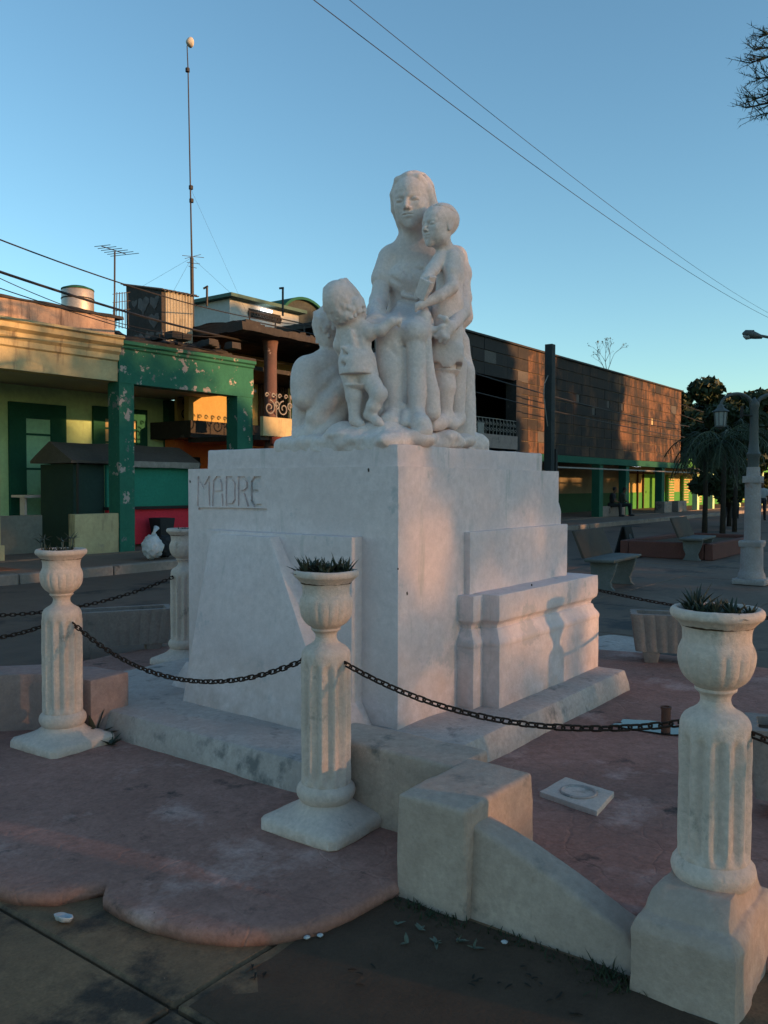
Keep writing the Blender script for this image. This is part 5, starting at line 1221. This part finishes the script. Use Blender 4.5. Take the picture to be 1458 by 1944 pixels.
q = Vector(atD(356, 81, 24)); b = MB(); b.lathe([(.02, -.07), (.07, -.04), (.12, .02), (.14, .07), (.135, .075), (.11, .03), (.06, -.02), (.01, -.05)], 0, 0, 20); ds = b.build('dish', M_dish, t, smooth=True)
for v in ds.data.vertices: v.co = q + Matrix.Rotation(R(75), 3, 'Y') @ v.co
for (a_, c_) in (((345, 486), (386, 490)), ((350, 492), (380, 484)), ((354, 499), (378, 502)), ((357, 506), (372, 510))):
    b = MB(); b.tube([atD(a_[0], a_[1], 23.6), atD(c_[0], c_[1], 24.3)], .009, 4); b.build('element', M_iron, t)
b = MB()
for e in ((440, 560, 23), (325, 560, 22), (250, 556, 26)): b.tube([mp[1], atD(*e)], .003, 4)
b.tube([atD(361, 360, 24), atD(470, 600, 24)], .0025, 4); b.build('guy_wire', M_iron, t)
for (px, y0, y1, d_, lb) in ((392, 545, 570, 24.5, 'short crooked aerial stub on the green edged roof'), (536, 548, 588, 25, 'thin bent pipe rising from the rooftop house')):
    t = thing('vent_pipe', lb, 'pipe', atD(px, y1, d_)); b = MB(); b.tube([atD(px, y1 + 12, d_), atD(px, y0, d_)], .035, 6); b.build('stem', M_iron, t); b = MB(); b.tube([atD(px - 7, y0 + (4 if px < 400 else 0), d_), atD(px + 2, y0 - 1, d_)], .03, 6); b.build('crosspiece', M_iron, t)
# roof fence grid left of the hut
t = thing('roof_grille', 'thin bent rod grille on the roof beside the stair hut', 'grille', (11.4, 16.6, 5.2))
b = MB()
for q in range(6): a_ = XY(213 + q * 6, 600, 16.8); c_ = XY(216 + q * 5, 556, 16.8); b.tube([(a_[0], 16.8, a_[1] - .3), (c_[0], 16.8, c_[1])], .010, 4)
for py in (556, 572, 588): a_ = XY(213, py + 4, 16.8); c_ = XY(246, py, 16.8); b.tube([(a_[0], 16.8, a_[1]), (c_[0], 16.8, c_[1])], .010, 4)
b.build('rods', M_iron, t)
# ================================================================== poles, wires
px_, _z = XY(1043.5, 700, 13.5)
t = thing('utility_pole', 'dark square utility pole on the far pavement before the panelled building', 'pole', (px_, 13.5, .1))
b = MB(); b.box(px_ - .14, px_ + .14, 13.36, 13.64, .1, 6.62); b.build('shaft', M_iron if False else mat('pole_paint', (0.05, 0.055, 0.055), (0.035, 0.04, 0.04), 2, bump=.3), t, bevel=.01)
b = MB(); b.tube([(px_ - .15, 13.5, 5.5), (px_ - .42, 13.5, 5.2), (px_ - .48, 13.5, 4.8), (px_ - .35, 13.5, 4.3), (px_ - .15, 13.5, 3.7)], .018, 5); b.build('cable_loop', M_irons, t)
b = MB(); b.box(px_ + .35, px_ + .50, 13.4, 13.6, .1, 2.9); b.build('side_post', M_black, t)
def wire(a, c_, sag, r_, label, n=24):
    a, c_ = Vector(a), Vector(c_); b = MB(); pts = []
    for i in range(n + 1): u = i / n; p = a.lerp(c_, u); p.z -= sag * 4 * u * (1 - u); pts.append(p)
    b.tube(pts, r_, 5); return tag(b.build('overhead_wire', M_iron), label, 'wire')
wire(atD(560, -25, 9.0), atD(1510, 625, 30), .35, .0052, 'lower of two long wires crossing the sky from top centre to the right')
wire(atD(630, -25, 9.0), atD(1510, 618, 34), .35, .0042, 'upper of two long thin wires crossing the sky from top centre to the right')
wire(atD(-40, 442, 14), atD(620, 620, 28), .35, .014, 'topmost wire slanting down from the left edge past the mast')
wire(atD(-40, 505, 13), atD(640, 668, 28), .30, .024, 'thick dark cable slanting down from the left edge past the stair hut')
wire(atD(-40, 536, 13), atD(640, 700, 28), .30, .009, 'thin wire just under the thick cable at the left')
wire(atD(-40, 512, 14), atD(420, 640, 20), .30, .008, 'faint wire between the tank and the thick cable')
wire((21, 14.6, 5.5), (49, 14.8, 4.9), .25, .022, 'cable running along the upper part of the panelled facade')
wire((21, 14.6, 4.85), (60, 14.9, 4.35), .30, .020, 'second cable running along the panelled facade and on to the trees')
wire(atD(1290, 765, 46), atD(1500, 818, 50), .2, .022, 'wire leaving the corner of the panelled building to the right')
wire(atD(1290, 785, 46), atD(1500, 838, 50), .2, .020, 'lower wire leaving the corner of the panelled building to the right')
# ================================================================== street lamp, lamp post, benches
Lx, Ly = onZ(1424, 1108, 0); Lx += .1
t = thing('park_lamp_post', 'two armed park lamp post with a hanging lantern and a plastered lower column', 'lamp post', (Lx, Ly, 0))
d0 = Lx * _f[0] + Ly * _f[1]
Z = lambda py: EYE + (920 - py) * d0 / 1600
b = MB(); b.rects([(Lx - .25, Lx + .25, Ly - .25, Ly + .25, 0), (Lx - .25, Lx + .25, Ly - .25, Ly + .25, .10)]); b.build('step', M_lampp, t, bevel=.03, cell=.1, rough=.02)
b = MB(); b.lathe([(.215, .10), (.205, .17), (.185, .20), (.175, .26), (.168, Z(1036))], Lx, Ly, 32); b.build('lower_column', M_lampp, t, smooth='auto', rough=.006, rscale=6)
b = MB(); b.rects([(Lx - .165, Lx + .165, Ly - .165, Ly + .165, Z(1036)), (Lx - .175, Lx + .175, Ly - .175, Ly + .175, Z(1027)), (Lx - .165, Lx + .165, Ly - .165, Ly + .165, Z(1024))]); b.build('lower_ring', M_lampp, t, bevel=.008)
b = MB(); b.lathe([(.125, Z(1024)), (.122, Z(915))], Lx, Ly, 32); b.build('middle_column', M_lampp, t, smooth='auto', rough=.005, rscale=6)
b = MB(); b.rects([(Lx - .135, Lx + .135, Ly - .135, Ly + .135, Z(915)), (Lx - .135, Lx + .135, Ly - .135, Ly + .135, Z(902))]); b.build('upper_ring', M_lampp, t, bevel=.01)
b = MB(); b.lathe([(.105, Z(902)), (.100, Z(885))], Lx, Ly, 28); b.build('neck', M_lampp, t, smooth='auto')
b = MB(); b.lathe([(.085, Z(885)), (.088, Z(868)), (.105, Z(864)), (.108, Z(860)), (.085, Z(856)), (.068, Z(835)), (.062, Z(775)), (.075, Z(770)), (.075, Z(764)), (.03, Z(757)), (.012, Z(753))], Lx, Ly, 28); b.build('iron_post', M_lampm, t, smooth='auto')
ad = Vector((_r[0], _r[1], 0)) * .97 + Vector((_f[0], _f[1], 0)) * .2
def lamp_arm(s):
    pts = []
    for i in range(15):
        u = i / 14; a_ = math.pi * u * .98; pts.append(Vector((Lx, Ly, Z(768))) + ad * s * (.05 + .28 * (1 - math.cos(a_)) ) + Vector((0, 0, .19 * math.sin(a_) - .03 * u)))
    b = MB(); b.tube(pts, [.034 - .012 * i / 14 for i in range(15)], 8); b.build('curved_arm', M_lampm, t)
    e = pts[-1]; x_, y_, zz = e.x, e.y, e.z
    b = MB(); b.lathe([(.018, zz + .03), (.045, zz - .0), (.060, zz - .04), (.125, zz - .085), (.135, zz - .10), (.110, zz - .108)], x_, y_, 8); cp = b.build('lantern_cap', M_lampm, t)
    b = MB(); b.lathe([(.100, zz - .109), (.080, zz - .32)], x_, y_, 8); sub(b.build('lantern_glass', M_glass, None), cp)
    b = MB(); b.lathe([(.084, zz - .321), (.086, zz - .34), (.04, zz - .36), (.02, zz - .38)], x_, y_, 8); sub(b.build('lantern_base', M_lampm, None), cp)
    b = MB()
    for q in range(8):
        a_ = 2 * math.pi * q / 8; b.tube([(x_ + .103 * math.cos(a_), y_ + .103 * math.sin(a_), zz - .108), (x_ + .083 * math.cos(a_), y_ + .083 * math.sin(a_), zz - .32)], .008, 4)
    sub(b.build('lantern_bars', M_lampm, None), cp)
lamp_arm(-1); lamp_arm(1)
b = MB(); q = atD(1408, 780, d0); b.tube([(q[0], q[1], q[2] - .09), (q[0], q[1], q[2] + .09)], .025, 6); b.tube([(q[0], q[1], q[2] - .05), (Lx - .05, Ly, q[2] - .07)], .012, 5); b.build('bracket', M_iron, t)
t = thing('street_light', 'cobra head street light on a long arm against the sky at the right edge', 'street light', atD(1500, 900, 16))
e0, e1 = Vector(atD(1445, 636, 16)), Vector(atD(1600, 668, 16.5))
b = MB(); b.tube([e0, (e0 + e1) / 2 + Vector((0, 0, .02)), e1, (e1.x, e1.y, 0)], .028, 8); b.build('arm_and_pole', M_lampm, t)
hp = [Vector(atD(p_[0], p_[1], 16)) for p_ in ((1409, 632), (1414, 631), (1424, 633), (1436, 636), (1446, 638))]
b = MB(); b.tube(hp, [.02, .065, .085, .06, .035], 14); b.build('lamp_head', M_lampm, t, smooth='auto')
b = MB(); b.tube([Vector(atD(1411, 634, 16)) - Vector((0, 0, .01)), Vector(atD(1418, 637, 16)), Vector(atD(1425, 639, 16))], [.03, .065, .03], 12); b.build('lens', M_glass, t, smooth=True)
b = MB(); q = atD(1429, 628, 16); b.tube([(q[0], q[1], q[2] - .06), (q[0], q[1], q[2] + .03)], .022, 8); b.build('photocell', M_iron, t)
def bench(x, y, rz, label):
    t = thing('concrete_bench', label, 'bench', (0, 0, 0), 'grey concrete benches on the plaza')
    b = MB(); b.rects([(-.68, .68, -.20, .24, .43), (-.70, .70, -.22, .25, .455), (-.70, .70, -.22, .25, .485)]); b.build('seat', M_bench, t, bevel=.01)
    b = MB(); b.loft([[(-.68, .24, .485), (.68, .24, .485), (.68, .29, .485), (-.68, .29, .485)], [(-.68, .42, .90), (.68, .42, .90), (.68, .46, .90), (-.68, .46, .90)]]); b.build('backrest', M_benchb, t, bevel=.01)
    for sx in (-.52, .46):
        b = MB(); pr = [(-.17, 0), (-.12, .05), (-.10, .13), (-.15, .24), (-.20, .43), (.22, .43), (.20, .24), (.15, .13), (.18, .05), (.22, 0)]
        b.prism(pr, sx, sx + .07, 'x'); b.build('leg', M_bench, t, bevel=.005, seg=1)
    return move(t, (x, y, 0), rz)
b0 = bench(12.72, 5.05, R(4), 'nearer grey concrete bench on the plaza right of the pedestal')
dup(b0, (18.75, 5.55, 0), R(4), 'farther grey concrete bench beside the pink tree bed')
t = thing('sandwich_board', 'small dark folding board standing in the street behind the nearer bench', 'board', (19.9, 7.6, -.04))
for s_ in (-1, 1):
    b = MB(); b.loft([[(19.62, 7.6 + s_ * .20, -.04), (20.12, 7.6 + s_ * .20, -.04), (20.12, 7.6 + s_ * .17, -.04), (19.62, 7.6 + s_ * .17, -.04)], [(19.65, 7.6 + s_ * .04, .60), (20.09, 7.6 + s_ * .04, .60), (20.09, 7.6 + s_ * .015, .60), (19.65, 7.6 + s_ * .015, .60)]]); b.build('panel', M_dark, t)
b = MB(); b.tube([(19.76, 7.36, -.03), (19.84, 7.52, .42)], .022, 5); b.tube([(20.0, 7.36, -.03), (19.90, 7.52, .42)], .022, 5); b.build('pale_legs', M_bench, t)
bed = thing('tree_bed', 'low pink edged tree bed beyond the farther bench', 'planting bed', (20, 5.6, 0))
for (x0, x1, y0, y1) in ((18.4, 22.6, 5.15, 5.33), (18.4, 22.6, 7.0, 7.18), (18.4, 18.58, 5.34, 6.99), (22.42, 22.6, 5.34, 6.99)):
    b = MB(); b.box(x0, x1, y0, y1, 0, .36); b.build('bed_wall', mat('pink_kerb', (0.17, 0.065, 0.05), (0.12, 0.05, 0.042), 3, bump=.3) if 'pink_kerb' not in MATS else MATS['pink_kerb'], bed, bevel=.02, seg=1)
b = MB(); b.box(18.59, 22.41, 5.34, 6.99, 0, .27); b.build('bed_soil', M_soil, bed)
# ================================================================== trees
def leafcloud(name, lumps_, n, size, m, parent, seed, droop=0.0):
    rs = np.random.RandomState(seed); C = np.array([l_[0] for l_ in lumps_]); Rr = np.array([l_[1] for l_ in lumps_]); wt = np.array([np.prod(r_) ** .67 for r_ in Rr]); idx = rs.choice(len(C), n, p=wt / wt.sum())
    d = rs.normal(size=(n, 3)); d /= np.linalg.norm(d, axis=1)[:, None]; q = rs.rand(n) ** .45
    c_ = C[idx] + d * Rr[idx] * q[:, None]
    a = rs.normal(size=(n, 3)); a /= np.linalg.norm(a, axis=1)[:, None]; a[:, 2] -= droop; a /= np.linalg.norm(a, axis=1)[:, None]
    bb_ = np.cross(a, rs.normal(size=(n, 3))); bb_ /= np.maximum(np.linalg.norm(bb_, axis=1)[:, None], 1e-6)
    s_ = size * (.6 + .8 * rs.rand(n))[:, None]
    V = np.stack([c_ - a * s_ * .5, c_ + bb_ * s_ * .28, c_ + a * s_ * .5, c_ - bb_ * s_ * .28], 1).reshape(-1, 3)
    Q = np.arange(n * 4).reshape(-1, 4); return from_np(name, V, Q, m, parent, smooth=False)
def broad_tree(x, y, h_, cr, label, seed, m=None, n=9000, size=.28, trunk=.22, cb=.35, nl=16, vr=0, group=None, name='broad_tree'):
    rg = seeded(seed); t = thing(name, label, 'tree', (x, y, 0), group); z0 = h_ * cb; lumps_ = []
    for _ in range(nl):
        a = rg.uniform(0, 6.28); r_ = cr * math.sqrt(rg.random()) * .75; zz = rg.uniform(z0 + .1 * h_, h_ * .88); lumps_.append(((x + r_ * math.cos(a), y + r_ * math.sin(a), zz), (cr * rg.uniform(.25, .45), cr * rg.uniform(.25, .45), max(cr * rg.uniform(.2, .34), h_ * vr))))
    b = MB(); top_ = Vector((x + rg.uniform(-.3, .3), y, h_ * .6)); b.tube([(x, y, -.1), (x + .05, y, h_ * .2), (x, y + .1, z0), top_], [trunk, trunk * .8, trunk * .65, trunk * .25], 10); b.build('trunk', M_bark, t, smooth=True)
    for k_ in range(7):
        l_ = lumps_[k_][0]; b = MB(); s0 = Vector((x, y, z0 * rg.uniform(.8, 1.2))); e = Vector(l_); b.tube([s0, s0.lerp(e, .5) + Vector((0, 0, .25)), e], [trunk * .45, trunk * .3, trunk * .1], 6); b.build('limb', M_bark, t, smooth=True)
    leafcloud('crown', lumps_, n, size, m or M_leafd, t, seed); return t
def tree_at(px, d_, h_, cr, label, seed, **k): q = atD(px, 950, d_); return broad_tree(q[0], q[1], h_, cr, label, seed, **k)
tree_at(1322, 66, 9.0, 3.6, 'dark round tree touching the corner of the panelled building', 41, size=.5, n=14000, cb=.12)
tree_at(1372, 66, 10.2, 4.8, 'large dark tree behind the lantern of the lamp post', 42, size=.55, n=18000, cb=.12)
tree_at(1440, 80, 10.4, 6.0, 'dark leafy tree right of the lamp post', 43, size=.55, n=18000, cb=.12)
tree_at(1400, 86, 11.0, 7.0, 'farther tree filling the gap behind the lamp post', 44, size=.5, n=16000, cb=.12, m=M_leaf)
tree_at(1500, 78, 10.0, 5.6, 'dark tree at the right edge beyond the lamp post', 45, size=.5, n=14000, cb=.12)
def frond_palm(px, d_, h_, label, seed, nf=15, fl=1.5):
    rg = seeded(seed); q = atD(px, 980, d_); x, y = q[0], q[1]; t = thing('palm', label, 'palm', (x, y, 0))
    b = MB(); b.tube([(x, y, 0), (x + .05, y, h_ * .5), (x, y, h_)], [.085, .065, .07], 10); b.build('trunk', M_bark, t, smooth=True)
    for k_ in range(nf):
        a = 2 * math.pi * k_ / nf + rg.uniform(-.2, .2); el = rg.uniform(.1, 1.2); d = Vector((math.cos(a) * math.cos(el), math.sin(a) * math.cos(el), math.sin(el))); p = Vector((x, y, h_)); L_ = fl * rg.uniform(.8, 1.15)
        pts = [p.copy()]; n_ = 9
        for i in range(n_): d = (d + Vector((0, 0, -.26))).normalized(); p = p + d * L_ / n_; pts.append(p.copy())
        b = MB(); b.tube(pts, [.018] * 10, 4)
        for i in range(1, n_ + 1):
            for k2 in range(3):
                if rg.random() < .15: continue
                pp = pts[i - 1].lerp(pts[i], k2 / 3); dd = (pts[i] - pts[i - 1]).normalized(); sd_ = dd.cross(Vector((0, 0, 1))).normalized()
                for s_ in (-1, 1):
                    e = pp + (sd_ * s_ * .8 + dd * .45 + Vector((rg.uniform(-.3, .3), rg.uniform(-.3, .3), -.35 - rg.random() * .5))).normalized() * fl * rg.uniform(.15, .30); wv = dd * .013; b.add([tuple(pp - wv), tuple(pp + wv), tuple(e + wv * .3), tuple(e - wv * .3)], [(0, 1, 2, 3)])
        b.build('frond', M_leafd, t)
    return t
tree_at(1385, 34, 4.9, 1.7, 'dense dark low tree standing behind the palms', 47, n=15000, size=.3, cb=.15, trunk=.1)
frond_palm(1338, 24, 2.75, 'drooping dark palm in front of the lit arcade', 51, 20, 1.45)
frond_palm(1372, 23, 2.8, 'taller dark palm in the pink edged bed left of the lamp post', 52, 22, 1.5)
frond_palm(1395, 29, 3.3, 'third dark palm between the lamp post and the bed', 53, 18, 1.6)
# twiggy shrub growing out of the roof
t = thing('roof_shrub', 'bare twiggy shrub growing from the roof edge of the panelled building', 'shrub', (37, 16, 6.9))
rg = seeded(9); rx_, rz_ = XY(1150, 706, YF + .2); b = MB(); lf = MB()
def twig(p, d, l_, r_, dep):
    e = p + d * l_; b.tube([p, (p + e) / 2 + Vector((rg.uniform(-.04, .04), 0, rg.uniform(-.02, .05))), e], [r_, r_ * .8, r_ * .6], 4, cap=False)
    if dep == 0:
        if rg.random() < .5: lf.add([tuple(e + Vector((rg.uniform(-.07, .07), rg.uniform(-.05, .05), rg.uniform(-.07, .07)))) for _ in range(3)], [(0, 1, 2)])
        return
    for _ in range(rg.randint(2, 3)): twig(e, (d + Vector((rg.uniform(-.7, .7), rg.uniform(-.5, .5), rg.uniform(-.3, .5)))).normalized(), l_ * rg.uniform(.55, .85), r_ * .6, dep - 1)
for dx in (-.55, -.15, .3): twig(Vector((rx_ + .1, YF + .2, rz_ - .1)), Vector((dx * 1.6, 0, .7)).normalized(), .62, .020, 4)
b.build('twigs', M_bark, t); lf.build('leaves', M_leafd, t)
# feathery tree whose branch tips enter at top right
fx = atD(1640, 500, 10)
t = thing('feathery_tree', 'fine needled tree whose branch tips enter the frame at top right', 'tree', (fx[0], fx[1], 0))
b = MB(); b.tube([(fx[0], fx[1], -.1), (fx[0], fx[1], 3), (fx[0] + .1, fx[1], 8.5)], [.2, .16, .05], 12); b.build('trunk', M_bark, t, smooth=True)
rs_ = seeded(61); nd = MB(); br = MB()
def tips(px, py, d_, pw_, n=34):
    e = Vector(atD(px, py, d_)); s0 = Vector((fx[0] + .05, fx[1], e.z - .3)); pts = [s0.lerp(e, u) + Vector((0, 0, .25 * math.sin(u * 3.1))) for u in (0, .35, .7, 1)]
    br.tube(pts, [.04, .03, .018, .006], 6)
    for _ in range(n):
        u = rs_.random() ** .6; p = s0.lerp(e, .35 + .65 * u) + Vector((0, 0, .2 * math.sin((.35 + .65 * u) * 3.1))); d = ((e - s0).normalized() * .8 + Vector((rs_.gauss(0, .5), rs_.gauss(0, .5), rs_.gauss(0, .5)))).normalized(); l_ = rs_.uniform(.12, .30)
        q = p + d * l_; nd.tube([p, q], [.005, .002], 3, cap=False)
        for k_ in range(9):
            pp = p.lerp(q, rs_.random()); d2 = (d + Vector((rs_.gauss(0, .7), rs_.gauss(0, .7), rs_.gauss(0, .7)))).normalized() * rs_.uniform(.03, .10); sd_ = d2.cross(Vector((0, 0, 1))).normalized() * .005; nd.add([tuple(pp - sd_), tuple(pp + sd_), tuple(pp + d2)], [(0, 1, 2)])
for (px, py, dd) in ((1428, 95, 9.8), (1420, 120, 10.3), (1415, 205, 10), (1440, 70, 10.2), (1432, 150, 9.7), (1428, 190, 10.4), (1440, 218, 9.9), (1500, 40, 10.4), (1500, 260, 9.6), (1560, 330, 10), (1520, 140, 10.8)): tips(px, py, dd, 1)
for _ in range(40): tips(1640 + rs_.uniform(-110, 260), rs_.uniform(-350, 330), 10 + rs_.uniform(-1.6, 1.6), 1, 24)
br.build('branches', M_bark, t); stuff(nd.build('needles', M_leafd, t))
# ================================================================== people (small, far)
def person(name_lab, c_, face, seated, top_m, leg_m, seed):
    """c_: world x, y, floor z; face: heading angle"""
    t = thing('person', name_lab, 'person', c_); ca, sa = math.cos(face), math.sin(face)
    def W(f, s, z): return np.array([c_[0] + f * ca - s * sa, c_[1] + f * sa + s * ca, c_[2] + z])
    lo = W(0, 0, 0) - [.75, .75, .03]; hi = W(0, 0, 0) + [.75, .75, 1.85]
    hipz = .50 if seated else .92; tz = hipz + .50
    A = np.stack([np.array([-sa, ca, 0]), np.array([ca, sa, 0]), np.array([0, 0, 1.0])], 1)
    fl = .16 if seated else 0.0
    F = Field(lo, hi, .022)
    hc = W(fl + .04, 0, tz + .27); F.ell(hc, (.075, .095, .115), A, .02); F.ell(W(fl + .12, 0, tz + .25), (.015, .02, .02), A, .02); F.cone(W(fl, 0, tz + .05), W(fl + .02, 0, tz + .18), .05, .05, .03)
    for s in (-1, 1):
        if seated: F.path([W(fl * .8, s * .19, tz - .02), W(.22, s * .24, tz - .28), W(.36, s * .10, hipz + .18)], [.055, .045, .035], .03); F.ell(W(.38, s * .08, hipz + .17), (.045, .04, .03), A, .02)
        else: F.path([W(0, s * .20, tz - .02), W(.02, s * .25, tz - .30), W(.08, s * .24, tz - .54)], [.055, .045, .032], .03); F.ell(W(.09, s * .24, tz - .60), (.03, .045, .06), A, .02)
    F.ell(W(fl * .6, 0, tz - .1), (.16, .10, .2), A, .05)
    V, Q = F.mesh(); from_np('body', V, Q, M_skin, t)
    G = Field(lo, hi, .022); G.ell(W(fl * .5, 0, tz - .17), (.20, .135, .30), A, .05); G.cone(W(fl * .9, -.16, tz), W(fl * .9, .16, tz), .085, .085, .05)
    for s in (-1, 1): G.cone(W(fl * .85, s * .19, tz - .02), W(.16 if seated else .02, s * .235, tz - .22), .075, .065, .03)
    V, Q = G.mesh(); from_np('shirt', V, Q, top_m, t)
    G = Field(lo, hi, .022); G.ell(W(0, 0, hipz + .04), (.18, .14, .14), A, .04)
    for s in (-1, 1):
        if seated: G.path([W(.02, s * .10, hipz + .02), W(.44, s * .13, hipz + .04), W(.46, s * .12, .10)], [.095, .075, .055], .03)
        else: G.path([W(0, s * .10, hipz), W(.02, s * .11, .5), W(-.02, s * .12, .08)], [.10, .075, .055], .03)
    V, Q = G.mesh(); from_np('trousers', V, Q, leg_m, t)
    G = Field(lo, hi, .022)
    for s in (-1, 1): k_ = .46 if seated else -.02; G.cone(W(k_ - .02, s * .12, .045), W(k_ + .16, s * .13, .035), .05, .04, .02)
    V, Q = G.mesh(); from_np('shoes', V, Q, M_cloth, t)
    G = Field(lo, hi, .022); G.ell(hc + A @ np.array([0, -.02, .03]), (.083, .098, .105), A, .02); G.box(hc + A @ np.array([0, .12, -.05]), (.1, .08, .10), .02, A, .02, 'sub'); V, Q = G.mesh(); from_np('hair', V, Q, M_dark, t)
    return t
sx_, _ = XY(1163, 960, YF - .05); person('person in dark clothes seated on the low wall, leaning forward', (sx_, YF + .05, .12), R(-75), True, M_cloth, M_cloth, 1)
sx_, _ = XY(1176, 960, YF - .05); person('person in a grey green shirt seated beside the one in dark clothes', (sx_, YF - .1, .12), R(-60), True, mat('olive_cloth', (0.07, 0.08, 0.06), None, 6), M_cloth, 2)
for (px, d_, m_, lb, fa) in ((1396, 42, M_clothr, 'person in a red shirt walking under the trees beyond the lamp post', -160), (1383, 43, M_clothw, 'person in a pale shirt left of the one in red under the trees', 20), (1447, 40, M_clothw, 'person in a pale shirt right of the lamp post in the distance', 200)):
    q = atD(px, 950, d_); person(lb, (q[0], q[1], -.04), R(fa), False, m_, M_cloth, 3)
# ================================================================== far side of the square (behind the viewer): unseen trees added, placed and thinned to shape the low sun
def on_sun(X, Z, dist, Y=YF):
    """ground point and height at distance dist towards the sun from facade point X,Z"""
    return X + SV.x / abs(SV.y) * dist, Y - dist, Z + SV.z / abs(SV.y) * dist
SH = [(-8, 2.6, 80, 5.4, 4200, .32), (-3.5, 2.8, 84, 5.2, 4200, .32), (.3, 3.0, 78, 5.2, 3900, .32), (4.4, 3.6, 82, 4.8, 7500, .32), (-2, 2.8, 62, 5.0, 3000, .32), (2.6, 3.2, 60, 4.6, 3000, .32), (5.8, 5.0, 50, 3.2, 8000, .4), (9.5, 5.9, 58, 4.2, 7500, .36), (12.8, 4.1, 52, 3.2, 14000, .5), (20.4, 9.9, 50, 3.3, 16000, .55), (23.0, 10.6, 52, 4.4, 17000, .55), (26.0, 10.4, 49, 3.0, 16000, .5), (27.6, 7.6, 47, 1.8, 7000, .45), (33.6, 10.0, 52, 1.9, 12000, .5), (35.8, 10.6, 50, 2.4, 15000, .5), (38.4, 8.9, 53, 1.9, 11000, .5), (42.5, 4.2, 52, 2.5, 11000, .5), (46.9, 3.6, 52, 2.0, 9000, .5), (31.0, 3.5, 54, 2.0, 9000, .5), (36, 4.3, 54, 3.2, 11000, .5), (39.5, 4.4, 56, 2.6, 11000, .5),
      (33.3, 6.3, 47, 1.9, 11000, .5), (36.0, 6.6, 46, 2.3, 12000, .5), (38.2, 5.6, 48, 1.7, 9000, .5), (27.2, 5.6, 45, 1.9, 10000, .5), (24.0, 6.2, 46, 3.0, 12000, .5), (44.5, 3.7, 58, 2.2, 9000, .5), (48.9, 3.4, 56, 1.3, 6000, .5),
      (3.4, 2.4, 70, 4.2, 4200, .32), (5.6, 2.2, 74, 3.6, 4200, .32), (20.5, 2.4, 57, 3.4, 9000, .45), (24.5, 2.4, 58, 3.2, 9000, .45), (16.5, 1.4, 57, 2.6, 7000, .45)]
for i, (X_, Z_, ds_, cr_, n_, sz_) in enumerate(SH):
    x_, y_, z_ = on_sun(X_, Z_, ds_)
    broad_tree(x_, y_, z_ + .2, cr_, 'unseen leafy tree placed behind the viewer to shade the low sun', 100 + i, n=int(n_ * (.68 if sz_ < .33 else 1)), size=sz_, cb=.05, trunk=.3, nl=34, vr=.075, group='unseen shade trees behind the viewer')
